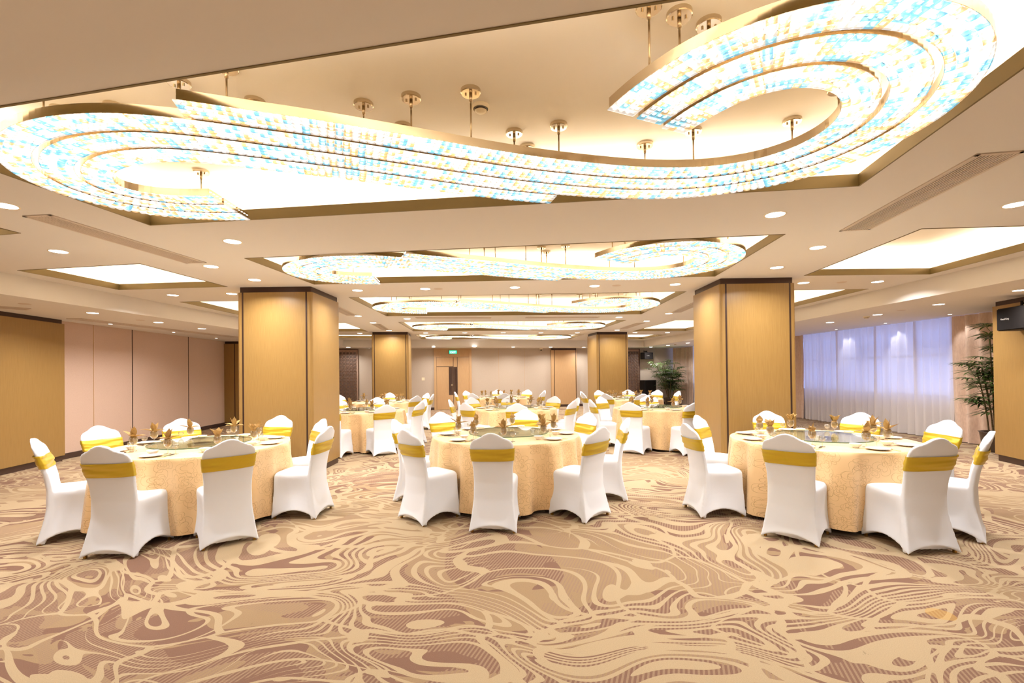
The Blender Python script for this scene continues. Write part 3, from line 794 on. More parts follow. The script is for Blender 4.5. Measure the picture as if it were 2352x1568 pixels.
def chandelier():
    t = thing('chandelier', 'nearest S-shaped crystal chandelier with clear, amber and blue crystals under steel bands', 'chandelier', (CC.x, CC.y, 0), CA, 'curved crystal chandeliers')
    crystals = []
    for nm, O in bands.items():
        P = resample(O, .0425); Q = [toloc(p) for p in P]; n = len(Q)
        E1 = offs(Q, BW/2); E2 = offs(Q, -BW/2); I1 = offs(Q, BW/2-.004); I2 = offs(Q, -BW/2+.004)
        g = G()
        for Eo, Ei in ((E1, I1), (E2, I2)):
            V = []
            for i in range(n):
                V += [(Eo[i].x, Eo[i].y, ZB), (Eo[i].x, Eo[i].y, ZB+CROWN), (Ei[i].x, Ei[i].y, ZB+CROWN), (Ei[i].x, Ei[i].y, ZB)]
            F = []
            for i in range(n-1):
                for a in range(4):
                    b = (a+1) % 4; F.append((i*4+a, i*4+b, i*4+4+b, i*4+4+a))
            g.add(V, F)
        V = []; F = []
        for i in range(n): V += [(I1[i].x, I1[i].y, ZB+CROWN-.003), (I2[i].x, I2[i].y, ZB+CROWN-.003)]
        for i in range(n-1): F.append((2*i, 2*i+1, 2*i+3, 2*i+2))
        g.add(V, F)
        for i, sgn in ((0, -1), (n-1, 1)):
            d = (Q[min(i+1, n-1)]-Q[max(i-1, 0)]).normalized(); sd = Vector((-d.y, d.x))
            a = Q[i]+sd*BW/2; b = Q[i]-sd*BW/2; e = d*.004*sgn
            g.prism(ccw([tuple(a), tuple(b), tuple(b+e), tuple(a+e)]), ZB, ZB+CROWN)
        ch = g.obj('light_channel', M['chrome'], t)
        g = G(); V = []; F = []; 
        for i in range(n):
            d = (Q[min(i+1, n-1)]-Q[max(i-1, 0)]).normalized(); sd = Vector((-d.y, d.x))
            for k in range(4):
                c = Q[i]+sd*(-BW/2+BW*(k+.5)/4)
                g.add([tuple((c+d*x*.008+sd*y*.008).to_3d()+Vector((0, 0, ZB+.030))) for x, y in ((-1,-1),(1,-1),(1,1),(-1,1))], [(3, 2, 1, 0)])
        V = []; F = []; K1 = offs(Q, BW/2-.006); K2 = offs(Q, -BW/2+.006); gi = G()
        for i in range(0, n, 2): V += [(K1[i].x, K1[i].y, ZB+.040), (K2[i].x, K2[i].y, ZB+.040)]
        for i in range(len(V)//2-1): F.append((2*i, 2*i+1, 2*i+3, 2*i+2))
        gi.add(V, F); gi.obj('reflector', M['reflector'], ch)
        g.obj('light_board', M['led'], ch)
        for i in range(n):
            d = (Q[min(i+1, n-1)]-Q[max(i-1, 0)]).normalized(); sd = Vector((-d.y, d.x))
            for k in range(4):
                c = Q[i]+sd*(-BW/2+BW*(k+.5)/4)
                crystals.append((c, d, sd, random.choice('aabbccccc')))
    def geo(g, c, d, sd, kind):
        mi = 'cab'.index(kind); hx, hy = .0195, .0188; z = ZB-.001
        V = [(c+d*x*hx+sd*y*hy).to_3d()+Vector((0, 0, z)) for x, y in ((-1,-1),(1,-1),(1,1),(-1,1))]
        V += [v-Vector((0, 0, .005)) for v in V]
        V += [(c+d*x*hx*.3+sd*y*hy*.3).to_3d()+Vector((0, 0, z-.0125)) for x, y in ((-1,-1),(1,-1),(1,1),(-1,1))]
        V.append(c.to_3d()+Vector((0, 0, z-.0135)))
        F = [(0,1,5,4),(1,2,6,5),(2,3,7,6),(3,0,4,7),(4,5,9,8),(5,6,10,9),(6,7,11,10),(7,4,8,11),(8,9,12),(9,10,12),(10,11,12),(11,8,12)]
        g.add(V, F, mi)
    crm = [M['cr_clear'], M['cr_amber'], M['cr_blue']]
    camloc = toloc((0, 0))
    # the hundred crystals that show largest (in frame, closest) are parts of their own
    def vis(c):
        wv = Matrix.Rotation(CA, 2) @ c + CC; v = Vector((wv.x, wv.y, ZB-EYE)); zz = v.dot(fw)
        if zz < .3: return False
        x = 1176+FOC*v.dot(rt)/zz; y = CY-FOC*v.dot(up)/zz; return 0 < x < 2352 and 5 < y < 1568
    order = sorted(range(len(crystals)), key=lambda i: (0 if vis(crystals[i][0]) else 9)+(crystals[i][0]-camloc).length)
    big = set(order[:100]); g = G()
    for i, c in enumerate(crystals):
        if i in big:
            gg = G(); geo(gg, Vector((0, 0)), c[1], c[2], c[3]); o = gg.obj('crystal', crm['cab'.index(c[3])], t); o.location = (c[0].x, c[0].y, 0)
        else: geo(g, *c)
    me_o = g.obj('crystals', None, t, mats=crm); me_o['kind'] = 'stuff'
    gg = G()
    for c in crystals: geo(gg, *c)
    full = gg.obj('crystals', None, None, mats=crm); fullmesh = full.data; bpy.data.objects.remove(full)
    # rods and canopies
    rods = [(142,250),(264,242),(411,186),(586,231),(835,237),(944,221),(1081,207),(926,288),(1181,302),(1211,336),(1283,285),(1481,330),(1490,10),(1560,30),(1628,52),(1592,298),(1819,275),(462,392),(1926,200),(100,200),(520,150),(1850,-40),(2060,-30),(2200,150),(90,430)]
    cen = [(p, nm) for nm, O in bands.items() for p in O]
    gm = G(); gm.lathe([(.0, ZR-.024), (.056, ZR-.024), (.060, ZR-.020), (.060, ZR)], 28)
    for sx in (-.03, .03): gm.cyl(sx, 0, ZR-.034, ZR-.022, .006, n=8)
    gr = G(); gr.cyl(0, 0, ZB+CROWN-.01, ZR-.02, .0055, n=10); gr.cyl(0, 0, ZR-.07, ZR-.02, .010, n=10)
    can = rod = None
    for px, py in rods:
        w_ = at(px, py, ZR); q = Vector((w_.x, w_.y)); bp_ = min(cen, key=lambda c: (c[0]-q).length)[0]
        if (bp_-q).length > .12: q = bp_ + (q-bp_).normalized()*.05
        l = toloc(q)
        if can is None:
            can = gm.obj('ceiling_canopy', M['chrome'], t, False); rod = gr.obj('suspension_rod', M['rod'], t, True); c1, r1 = can, rod
        else:
            c1 = can.copy(); r1 = rod.copy(); C.objects.link(c1); C.objects.link(r1)
        c1.location = (l.x, l.y, 0); r1.location = (l.x, l.y, 0)
    return t, fullmesh, me_o
ch1, fullmesh, _ = chandelier()
CH = [('second S-shaped crystal chandelier, just beyond the nearest one, glowing white', 'T2'), ('third S-shaped crystal chandelier, above the centre of the hall', 'T3'), ('fourth S-shaped crystal chandelier, thin bright band near the far pillars', 'T4'), ('fifth and farthest S-shaped crystal chandelier, lowest bright band before the back wall', 'T5')]
CHPOS = {'T2': ((-.06, 5.86), -4.7, 1.02), 'T3': ((.09, 9.40), -.2, 1.03), 'T4': ((-.06, 13.5), 2.3, 1.0), 'T5': ((-.45, 17.45), 7, .98)}
for lab, k in CH:
    (cx, cy), an, sc_ = CHPOS[k]
    r = ch1.copy(); C.objects.link(r); r.location = (cx, cy, 0); r.rotation_euler = (0, 0, R_(an)); r['label'] = lab; r.scale = (sc_, sc_, 1)
    for c0 in ch1.children:
        if c0.name.startswith('crystal') and not c0.name.startswith('crystals'): continue
        c = c0.copy(); C.objects.link(c); c.parent = r
        if c0.name.startswith('crystals'): c.data = fullmesh
        for g0 in c0.children:
            d = g0.copy(); C.objects.link(d); d.parent = c
#PART2
# ------------------------------------------------------------------ chairs
def srf(g, rows, close_u=False):
    n = len(rows[0]); V = [p for r in rows for p in r]; F = []
    for j in range(len(rows)-1):
        for i in range(n if close_u else n-1):
            k = (i+1) % n; F.append((j*n+i, j*n+k, (j+1)*n+k, (j+1)*n+i))
    g.add(V, F)
def lerpk(keys, z):
    for (a, va), (b, vb) in zip(keys[:-1], keys[1:]):
        if z <= b: return va+(vb-va)*max(0, (z-a)/(b-a))
    return keys[-1][1]
YC = [(.0,-.222),(.15,-.196),(.30,-.174),(.47,-.172),(.60,-.192),(.75,-.232),(.86,-.268),(.97,-.305)]
HW = [(.0,.228),(.12,.216),(.30,.195),(.47,.190),(.58,.192),(.70,.203),(.80,.211),(.87,.212),(.97,.205)]
def top_z(u):   # u in -1..1
    x = abs(u)*.2115
    T_ = [(0, 0), (.03, .003), (.06, .014), (.09, .033), (.12, .051), (.15, .063), (.175, .074), (.192, .090), (.203, .108), (.2115, .14)]
    for (a, va), (b, vb) in zip(T_[:-1], T_[1:]):
        if x <= b+1e-9: return .960-(va+(vb-va)*(x-a)/(b-a))
    return .83
def cover_mesh():
    g = G()
    # back: closed shell
    nu, nz = 36, 36; fr = []; bk = []
    for j in range(nz+1):
        f_, b_ = [], []
        for i in range(nu+1):
            u = -1+2*i/nu; zt = top_z(u); zb_ = .004+.070*max(0, math.sin(PI*(u+1)/2))**.85; z = zb_+(zt-zb_)*j/nz
            yc = lerpk(YC, z)-.018*(1-u*u); x = u*lerpk(HW, z); th = .030*(1-.45*abs(u)**5)*(1-.35*(j/nz)**8)
            f_.append((x, yc+th, z)); b_.append((x, yc-th, z))
        fr.append(f_); bk.append(b_)
    loops = [fr[j]+bk[j][::-1] for j in range(nz+1)]
    n0 = len(g.v); srf(g, loops, True); n = len(loops[0])
    g.add(loops[0], [tuple(range(n))[::-1]])
    top = loops[-1]; V = top; F = [(i, i+1, n-2-i, n-1-i) for i in range(nu)]
    g.add(V, F)
    # seat and skirt: closed solid
    cb = [(-.228, .226), (.228, .226), (.232, -.268), (-.232, -.268)]
    ctp = [(-.212, .218), (.212, .218), (.192, -.196), (-.192, -.196)]
    ns = 14; rings = []
    H_ = [0, .04, .1, .2, .32, .45, .58, .7, .8, .88, .94, 1.0]
    arch = [.062, .088, .070, .088]
    for h in H_:
        e = 1-(1-h)**1.35; ring = []
        cs = [(a[0]*(1-e)+b[0]*e, a[1]*(1-e)+b[1]*e) for a, b in zip(cb, ctp)]
        for s in range(4):
            a, b = cs[s], cs[(s+1) % 4]; dx_, dy_ = b[0]-a[0], b[1]-a[1]; l_ = math.hypot(dx_, dy_); nx, ny = dy_/l_, -dx_/l_
            for i in range(ns):
                t = i/ns; s_ = math.sin(PI*t); pin = -.030*s_*math.sin(PI*min(1, h*1.05+.02)) * (1 if s != 2 else .7)
                bulge = .012*s_*max(0, h-.8)*5 if s == 0 else 0
                # round the corners
                rr = .018*(h)*(1-min(1, min(t, 1-t)*6)); cx = (cs[0][0]+cs[2][0])/2
                x = a[0]+dx_*t; y = a[1]+dy_*t
                sg = 1
                x += -nx*(-pin+bulge)*-1*sg if False else -nx*(-(pin)-bulge)*-1*0
                ox, oy = (a[0]+b[0])/2, (a[1]+b[1])/2; on = math.hypot(ox, oy+.01) or 1
                x += (ox/on)*(pin+bulge); y += ((oy+.01)/on)*(pin+bulge)
                x -= rr*(1 if x > 0 else -1); y -= rr*(1 if y > 0 else -1)*.8
                hem = arch[s]*s_**.85; z = .012+hem*(1-h)+h*(.445)-hem*0
                ring.append((x, y, .004+hem+(.452-hem-.004)*h))
        rings.append(ring)
    for ins, z in ((.008, .470), (.025, .482), (.06, .488)):
        ring = []
        for x, y, _ in rings[11]:
            l_ = math.hypot(x, y-.02) or 1
            ring.append((x-x/l_*ins*1.1, y-(y-.02)/l_*ins*1.1, z))
        rings.append(ring)
    n = len(rings[0]); srf(g, rings, True)
    g.add(rings[-1]+[(0, .02, .491)], [(i, (i+1) % n, n) for i in range(n)])
    g.add(rings[0]+[(0, 0, .13)], [((i+1) % n, i, n) for i in range(n)])
    me = bpy.data.meshes.new('tmp'); me.from_pydata(g.v, [], g.f)
    b = bmesh.new(); b.from_mesh(me); bmesh.ops.remove_doubles(b, verts=b.verts, dist=.0004); bmesh.ops.recalc_face_normals(b, faces=b.faces); b.to_mesh(me); b.free()
    o = bpy.data.objects.new('tmp', me); C.objects.link(o)
    r = o.modifiers.new('r', 'REMESH'); r.mode = 'VOXEL'; r.voxel_size = .0082
    s = o.modifiers.new('s', 'SMOOTH'); s.iterations = 6; s.factor = .5
    dg = bpy.context.evaluated_depsgraph_get(); mm = bpy.data.meshes.new_from_object(o.evaluated_get(dg))
    bpy.data.objects.remove(o); mm.materials.clear(); mm.materials.append(M['white_cover'])
    mm.polygons.foreach_set('use_smooth', [True]*len(mm.polygons)); return mm
COVER = cover_mesh()
def sash_mesh(seed):
    rnd = random.Random(seed); ph = [rnd.uniform(0, 6) for _ in range(6)]; rows = []; n = 56
    for j in range(15):
        t = j/14; ring = []
        for i in range(n):
            a = 2*PI*i/n; c_, s_ = math.cos(a), math.sin(a)
            u = (1 if c_ > 0 else -1)*abs(c_)**.42
            skew = .006*math.sin(a+ph[0]); z = .682+.122*t+skew
            yc = lerpk(YC, z)-.018*(1-u*u)
            wr = .0032*math.sin(3.2*PI*t+1.3*u+ph[1])+.0022*math.sin(7*PI*t-2.2*u+ph[2])*(.4+.6*abs(u))+.0018*math.sin(4.5*PI*t+4*u+ph[3])
            ed = .004*math.sin(PI*t)
            x = u*(lerpk(HW, z)+.006+ed*.5+max(0, wr)*.4); th = .034*(1-.35*abs(u)**5)+.004+ed+wr
            ring.append((x, yc+th*((1 if s_ > 0 else -1)*abs(s_)**.5), z))
        rows.append(ring)
    g = G(); srf(g, rows, True); return g
def chair_proto(seed):
    t = thing('banquet_chair', '', 'chair', group='covered banquet chairs')
    o = bpy.data.objects.new('chair_cover', COVER); C.objects.link(o); o.parent = t
    sash_mesh(seed).obj('sash', M['sash'], t, True)
    for x in (-.200, .200):
        for y in (.196, -.232):
            g = G(); g.box(x-.010, y-.010, 0, x+.010, y+.010, .05); g.obj('leg', M['brass'], t)
    return t
protos = [chair_proto(3), chair_proto(8)]; usedp = [False, False]
SECT = [('right-hand', -22.5, 22.5), ('far right', 22.5, 67.5), ('far', 67.5, 112.5), ('far left', 112.5, 157.5), ('near left', -157.5, -112.5), ('near', -112.5, -67.5), ('near right', -67.5, -22.5)]
def sector(deg):
    deg = (deg+180) % 360-180
    for n_, a, b in SECT:
        if a <= deg < b: return n_
    return 'left-hand'
TABLES = {
 'L1': ((-3.44, 5.20), 'front left table', [(95,1005.4),(222.8,977.6),(240,1021.8),(534,1007.8),(418,961),(643,953.7),(742,962),(755,978)]),
 'M1': ((-.08, 5.80), 'front centre table', [(1129,993.9),(931.4,985.5),(907,963.3),(1010.5,946),(1205,940),(1349.8,947),(1380.4,979.6),(1440,959)]),
 'R1': ((3.34, 5.12), 'front right table', [(1575.7,971.4),(1606,953.7),(1764.5,943.5),(1985.6,946),(1808,996),(2154,1004.8),(2178,964.6),(2264,989)]),
 'M2': ((.05, 10.1), 'second row centre table', [(1188.4,923.8),(1064.3,924.6),(1023,917.5),(1084,912),(1171,909.5),(1285.7,908.6),(1303.6,919.3),(1335.7,913)]),
 'L2': ((-3.18, 9.9), 'second row left table', [(889,928.2),(782.5,915),(851.4,914.8),(949.3,916.6),(972.5,922.9),(770,930)]),
 'R2': ((3.0, 9.75), 'second row right table', [(1454.5,922),(1589,923),(1376.8,916.6),(1399,911),(1490,907.7),(1620,911)]),
 'M3': ((-.35, 14.5), 'third row centre table', [(1042.9,899.6),(1062.5,897),(1080,903),(1158,902.3),(1143,895.2),(1217.9,894.3),(1242,898.8),(1257,896)]),
 'L3': ((-3.6, 13.0), 'third row left table', [(807,906),(897.5,901),(864,913),(974,908),(979.6,902.3),(1012.7,905)]),
 'R3': ((3.3, 13.2), 'third row right table', [(1320.5,900),(1336.6,898.8),(1366,902.3),(1397,896.5),(1415,895.5),(1467,904),(1489,895),(1535.7,897)]),
}
near_t = ('L1', 'M1', 'R1'); SEATS = {}
seen = {}
for k, (c, nm, lst) in TABLES.items():
    angs = []
    for px, py in lst:
        p = at(px, py, .958); d = Vector((p.x-c[0], p.y-c[1])); a = math.atan2(d.y, d.x)
        rr = d.length if k in near_t else 1.40
        rr = min(1.50, max(1.30, rr))
        angs.append((a, rr, px))
    # keep neighbours at least 36 degrees apart
    angs.sort()
    for _ in range(30):
        for i in range(len(angs)):
            a, b = angs[i], angs[(i+1) % len(angs)]
            gap = (b[0]-a[0]) % (2*PI); mn = R_(30 if k in near_t else 38)
            if gap < mn:
                e = (mn-gap)/2; angs[i] = (a[0]-e, a[1], a[2]); angs[(i+1) % len(angs)] = (b[0]+e, b[1], b[2])
    SEATS[k] = angs; names_used = {}
    for i, (a, rr, px) in enumerate(angs):
        sn = sector(math.degrees(a)); dist = rr-.30
        x, y = c[0]+dist*math.cos(a), c[1]+dist*math.sin(a); rz = a+PI/2+R_(random.uniform(-4, 4))
        side = 'showing its back' if -150 < math.degrees(a) < -30 else 'facing the viewer' if 30 < math.degrees(a) < 150 else 'seen from the side'
        lab = 'white chair with gold sash at the '+sn+' side of the '+nm
        names_used[sn] = names_used.get(sn, 0)+1
        if names_used[sn] > 1: lab = 'white chair, second anticlockwise at the '+sn+' side of the '+nm
        pi = i % 2
        if not usedp[pi]: q = protos[pi]; q.location = (x, y, 0); q.rotation_euler = (0, 0, rz); q['label'] = lab; usedp[pi] = True
        else: dup(protos[pi], (x, y, 0), rz, lab)

# ------------------------------------------------------------------ tables
TZ = .765
def cloth_mesh(seed):
    rnd = random.Random(seed); R = .885; n = 288; wav = [(k, rnd.uniform(0, 6.28), rnd.uniform(.3, 1)/(1+abs(k-13)*.1)) for k in range(7, 20)]
    def A(th):
        s = sum(a*math.sin(k*th+p) for k, p, a in wav)/1.5; return math.tanh(s*1.1)
    V = []; F = []; UV = []
    rad = [0, .2, .4, .6, .75, .85, .872, .882]
    for r in rad:
        for i in range(n):
            th = 2*PI*i/n; zz = TZ-(.0006 if r == .872 else .003 if r == .882 else 0); V.append((r*math.cos(th), r*math.sin(th), zz)); UV.append((r*math.cos(th)+20, r*math.sin(th)))
    nz = 22; hem = [(rnd.uniform(0, 6.28), rnd.uniform(.3, 1)) for _ in range(6)]
    for j in range(nz+1):
        u = j/nz
        for i in range(n):
            th = 2*PI*i/n; a = A(th+.05*u*math.sin(3*th+hem[0][0])); bot = .05+.022*sum(h[1]*math.sin((q+2)*th+h[0]) for q, h in enumerate(hem))/2+.012*a
            bot = max(.022, bot); z = TZ-.006-(TZ-.006-bot)*u
            r = R+.004+.036*u**.8+(.098*a)*(u**.55)-.02*u
            V.append((r*math.cos(th), r*math.sin(th), z)); UV.append((th*R+a*.03, z))
    rows = len(rad)+nz+1
    for j in range(rows-1):
        for i in range(n): F.append((j*n+i, (j+1)*n+i, (j+1)*n+(i+1) % n, j*n+(i+1) % n))
    return V, F, UV
cm = [cloth_mesh(s) for s in (4, 9, 21)]
cms = []
def table(k, i):
    c, nm, _ = TABLES[k]
    global tproto
    if i == 0:
        t = thing('banquet_table', 'round banquet table hidden under the cloth of the '+nm, 'table', (c[0], c[1], 0), 0, 'round banquet tables')
        g = G(); g.lathe([(0, .73), (.872, .73), (.876, .745), (.872, .7585), (0, .7585)], 64); g.obj('tabletop', M['wood'], t, False)
        for a in (45, 135, 225, 315):
            g = G(); x, y = .5*math.cos(R_(a)), .5*math.sin(R_(a)); g.cyl(x, y, 0, .73, .016, n=10); g.obj('leg', M['pedestal'], t, True)
        tproto = t
    else: dup(tproto, (c[0], c[1], 0), .3*i, 'round banquet table hidden under the cloth of the '+nm)
    if i < 3:
        V, F, UV = cm[i]; o = obj('tablecloth', V, F, M['cloth'], None, True, UV); cms.append(o)
    else: o = cms[i % 3].copy(); C.objects.link(o)
    o.location = (c[0], c[1], 0); o.rotation_euler = (0, 0, i*1.1)
    tag(o, 'peach damask floor-length tablecloth on the '+nm, 'tablecloth', 'peach tablecloths')
    global sproto
    sx, sy = c[0]+(.03 if k == 'M1' else 0), c[1]
    if i == 0:
        t = thing('lazy_susan', '', 'lazy susan', (sx, sy, TZ), 0, 'glass lazy susans')
        g = G(); g.lathe([(0, .034), (.49, .034)], 72); g.lathe([(.488, .024), (0, .024)], 72); g.obj('glass_disc', M['susan'], t)
        g = G(); g.lathe([(.49, .034), (.493, .029), (.49, .024)], 72); g.obj('disc_edge', M['susan_edge'], t, True)
        g = G(); g.lathe([(0, .002), (.13, .002), (.13, .020), (.09, .024), (0, .024)], 32); g.obj('turntable_base', M['chrome'], t, True)
        sproto = t; t['label'] = 'round green glass lazy susan in the middle of the '+nm
    else: dup(sproto, (sx, sy, TZ), 0, 'round green glass lazy susan in the middle of the '+nm)
for i, k in enumerate(TABLES): table(k, i)

# ------------------------------------------------------------------ tableware prototypes (origin at the foot)
def make(name, cat, group, parts):
    t = thing(name, '', cat, (0, 0, 0), 0, group)
    for pn, g, m_, sm_ in parts: g.obj(pn, M[m_], t, sm_)
    return t
def single(name, cat, group, g, m_, sm_=True):
    o = g.obj(name, M[m_], None, sm_); o['category'] = cat; o['group'] = group; o['label'] = ''; return o
g1 = G(); g1.lathe([(0, .004), (.055, .004), (.085, .012), (.098, .017), (.099, .0185), (.084, .015), (.055, .008), (0, .0075)], 40)
plate0 = single('dinner_plate', 'plate', 'white dinner plates', g1, 'porcelain')
g1 = G(); g1.lathe([(0, .0), (.024, 0), (.026, .006), (.042, .022), (.052, .040), (.053, .041), (.050, .040), (.038, .022), (.02, .010), (0, .009)], 32)
bowl0 = single('soup_bowl', 'bowl', 'small white bowls', g1, 'porcelain')
gb = G(); gb.lathe([(.004, .062), (.016, .066), (.030, .080), (.037, .100), (.037, .120), (.033, .143), (.032, .143), (.0355, .120), (.0355, .100), (.029, .082), (.012, .070), (0, .068)], 28)
gs = G(); gs.lathe([(.0, .0), (.034, 0), (.034, .002), (.012, .006), (.005, .014), (.0042, .045), (.005, .064)], 28)
gob0 = make('wine_goblet', 'wine glass', 'goblets holding napkins', [('bowl', gb, 'glass', True), ('stem', gs, 'glass', True)])
gb = G(); gb.lathe([(.004, .050), (.014, .054), (.024, .066), (.027, .080), (.0245, .102), (.0238, .102), (.0258, .080), (.022, .067), (0, .057)], 24)
gs = G(); gs.lathe([(0, 0), (.027, 0), (.027, .002), (.009, .005), (.004, .012), (.0035, .05)], 24)
sg0 = make('liquor_glass', 'small glass', 'small empty glasses', [('bowl', gb, 'glass', True), ('stem', gs, 'glass', True)])
gr = G(); gr.box(-.012, -.03, 0, .012, .10, .004)
gk = G(); gk.bar((-.004, -.105, .0045), (-.004, .02, .0045), .006, .005); gk.bar((.005, -.105, .0045), (.005, .02, .0045), .006, .005)
stick0 = make('chopstick_set', 'chopsticks', 'chopsticks in gold sleeves', [('paper_sleeve', gr, 'gold_paper', False), ('chopsticks', gk, 'wood_dark', False)])
def leaf(g, a, elev, L_, W_, r0=.012, z0=.0, curl=.4, fold=.35):
    rows = []; n = 9
    for j in range(n+1):
        t = j/n; w_ = W_*(math.sin(PI*min(1, t*.93+.07))**.8)*(1-t**4)
        e = elev-curl*t; r = r0+L_*t*math.cos(elev-curl*t*.5); z = z0+L_*t*math.sin(elev-curl*t*.5)
        row = []
        for u in (-1, -.5, 0, .5, 1):
            lift = fold*w_*abs(u)
            x = r-lift*math.sin(e)*.8; y = u*w_; zz = z+lift*math.cos(e)
            row.append((x*math.cos(a)-y*math.sin(a), x*math.sin(a)+y*math.cos(a), zz))
        rows.append(row)
    srf(g, rows)
    srf(g, [[(p[0]*.985, p[1]*.985, p[2]-.0016) for p in r][::-1] for r in rows])
def body(g):
    V = []; n = 24; rows = []
    for r, z in ((.004, .074), (.020, .080), (.029, .095), (.032, .118), (.029, .140), (.026, .150), (.018, .152), (.0, .148)):
        rows.append([((r*(1+.07*math.cos(6*2*PI*i/n)))*math.cos(2*PI*i/n), (r*(1+.07*math.cos(6*2*PI*i/n)))*math.sin(2*PI*i/n), z) for i in range(n)])
    srf(g, rows, True)
def star(seed):
    rnd = random.Random(seed); g = G(); body(g)
    for q in range(4): leaf(g, q*PI/2+rnd.uniform(-.3, .3), rnd.uniform(.25, .8), rnd.uniform(.10, .125), .029, .010, .146, rnd.uniform(.1, .5))
    for q in range(3): leaf(g, q*2.1+rnd.uniform(0, 1), rnd.uniform(1.15, 1.4), rnd.uniform(.095, .12), .029, .008, .146, rnd.uniform(-.1, .2))
    return g
def rose(seed):
    rnd = random.Random(seed); g = G(); body(g)
    for q, (wd_, el, ln) in enumerate(((.036, 1.45, .095), (.030, 1.3, .07), (.034, 1.2, .05), (.030, 1.0, .042), (.024, .6, .05))):
        leaf(g, [PI/2, -PI/2, .4, PI-.4, -.9][q]+rnd.uniform(-.2, .2), el, ln, wd_, .016 if q else .010, .144, .25 if q > 1 else -.15, .5)
    g.lathe([(.020, .148), (.027, .165), (.022, .186), (.012, .190), (.010, .175)], 14)
    return g
def bloom(seed):
    rnd = random.Random(seed); g = G(); body(g)
    for q in range(6): leaf(g, q*PI/3+rnd.uniform(-.2, .2), rnd.uniform(.75, 1.2), rnd.uniform(.085, .11), .033, .010, .145, .2)
    return g
NK = []
for nm_, fn, sd in (('star', star, 1), ('rose', rose, 2), ('bloom', bloom, 3), ('star', star, 4)):
    o = single('folded_napkin', 'napkin', 'folded brown napkins', fn(sd), 'napkin'); o['fold'] = nm_; NK.append([o, False, nm_])
del_fold = {'star': 'star shaped', 'rose': 'rolled rose shaped', 'bloom': 'open petal shaped'}
for n_ in NK: del n_[0]['fold']
first = {}
def put(proto, loc, rz, label):
    if proto.name not in first:
        first[proto.name] = 1; proto.location = loc; proto.rotation_euler = (0, 0, rz); proto['label'] = label; return proto
    if proto.type == 'EMPTY': return dup(proto, loc, rz, label)
    o = proto.copy(); C.objects.link(o); o.location = loc; o.rotation_euler = (0, 0, rz); o['label'] = label; return o
PAT = {'L1': {}, 'M1': {}, 'R1': {}}
for ti, k in enumerate(TABLES):
    c, nm, _ = TABLES[k]; cnt_ = {}
    n = 8
    seats = list(SEATS[k])
    for si, (a, rr, px) in enumerate(seats):
        sn = sector(math.degrees(a)); cnt_[sn] = cnt_.get(sn, 0)+1
        where = ('at the '+sn+' seat of the '+nm) if cnt_[sn] == 1 else ('at the second '+sn+' seat of the '+nm)
        er = Vector((math.cos(a), math.sin(a))); et = Vector((-er.y, er.x))
        P = lambda r, t, z=TZ: (c[0]+er.x*r+et.x*t, c[1]+er.y*r+et.y*t, z)
        j = lambda s=.012: random.uniform(-s, s)
        put(plate0, P(.745+j(), j()), 0, 'white dinner plate '+where)
        put(bowl0, P(.60+j(), -.085+j()), 0, 'small white bowl '+where)
        q1 = P(.575+j(), .035+j()); put(gob0, q1, 0, 'stemmed goblet with napkin '+where)
        v = NK[(si*3+ti+si//3) % 4]
        put(v[0], q1, a+random.uniform(-.4, .4), del_fold[v[2]]+' brown napkin '+where)
        put(sg0, P(.60+j(), .125+j()), 0, 'small empty liquor glass '+where)
        put(stick0, P(.735+j(), .135+j()), a+PI/2+PI, 'chopsticks in gold sleeve '+where)
# toothpick cups beside the lazy susans of the front tables
g1 = G(); g1.lathe([(0, 0), (.022, 0), (.026, .045), (.024, .045), (.02, .004)], 20)
g2 = G()
for q in range(14):
    a = q*2.4; r = .004*math.sqrt(q); g2.bar((r*math.cos(a), r*math.sin(a), .004), (1.6*r*math.cos(a), 1.6*r*math.sin(a), .052), .0022, .0022)
cup = make('toothpick_cup', 'cup', 'toothpick cups', [('glass_cup', g1, 'glass', True), ('toothpicks', g2, 'letter', False)])
for (px, py), nm in (((1197, 1000), 'front centre table'), ((500, 1021), 'front left table'), ((1880, 1012), 'front right table')):
    p = at(px, py, TZ)
    for kk in ('L1', 'M1', 'R1'):
        if TABLES[kk][1] == nm:
            cc = Vector(TABLES[kk][0]); d = Vector((p.x, p.y))-cc; p2 = cc+d.normalized()*.40
    put(cup, (p2.x, p2.y, TZ+.034), 0, 'small glass cup of white toothpicks on the lazy susan of the '+nm)

# ------------------------------------------------------------------ speakers
def speaker(loc, rz, w_, h_, d_, label, txt):
    t = thing('wall_speaker', label, 'speaker', loc, rz, 'hanging black speakers')
    g = G(); b_ = .03
    g.prism([(-w_/2, d_/2), (-w_/2+.04, -d_/2), (w_/2-.04, -d_/2), (w_/2, d_/2)], -h_/2, h_/2); g.obj('cabinet', M['black'], t)
    g = G(); n = 10; V = []; F = []
    for i in range(n+1):
        u = -1+2*i/n; x = u*(w_/2-.035); y = -d_/2-.012-.018*(1-u*u)
        V += [(x, y, -h_/2+.012), (x, y, h_/2-.012)]
    for i in range(n): F.append((2*i, 2*i+2, 2*i+3, 2*i+1))
    g.add(V, F); g.box(-w_/2+.035, -d_/2-.012, -h_/2+.012, w_/2-.035, -d_/2, h_/2-.012); g.obj('grille', M['grille'], t, False)
    g = G(); g.box(-.012, .0, h_/2, .012, .02, h_/2+.09); g.box(-.05, -.02, h_/2, .05, .05, h_/2+.02); g.bar((0, .01, h_/2+.05), (0, d_/2+.12, h_/2+.08), .03, .03); g.obj('bracket', M['black'], t)
    text(txt, h_*.11, M['letter'], t, (-w_*.12, -d_/2-.029, .0), (R_(90), 0, 0), 'brand_lettering')
    return t
p = hit(2322, 735, (7.905, 7.72), (7.30, 5.15))
FA = math.atan2(7.72-5.15, 7.905-7.30)
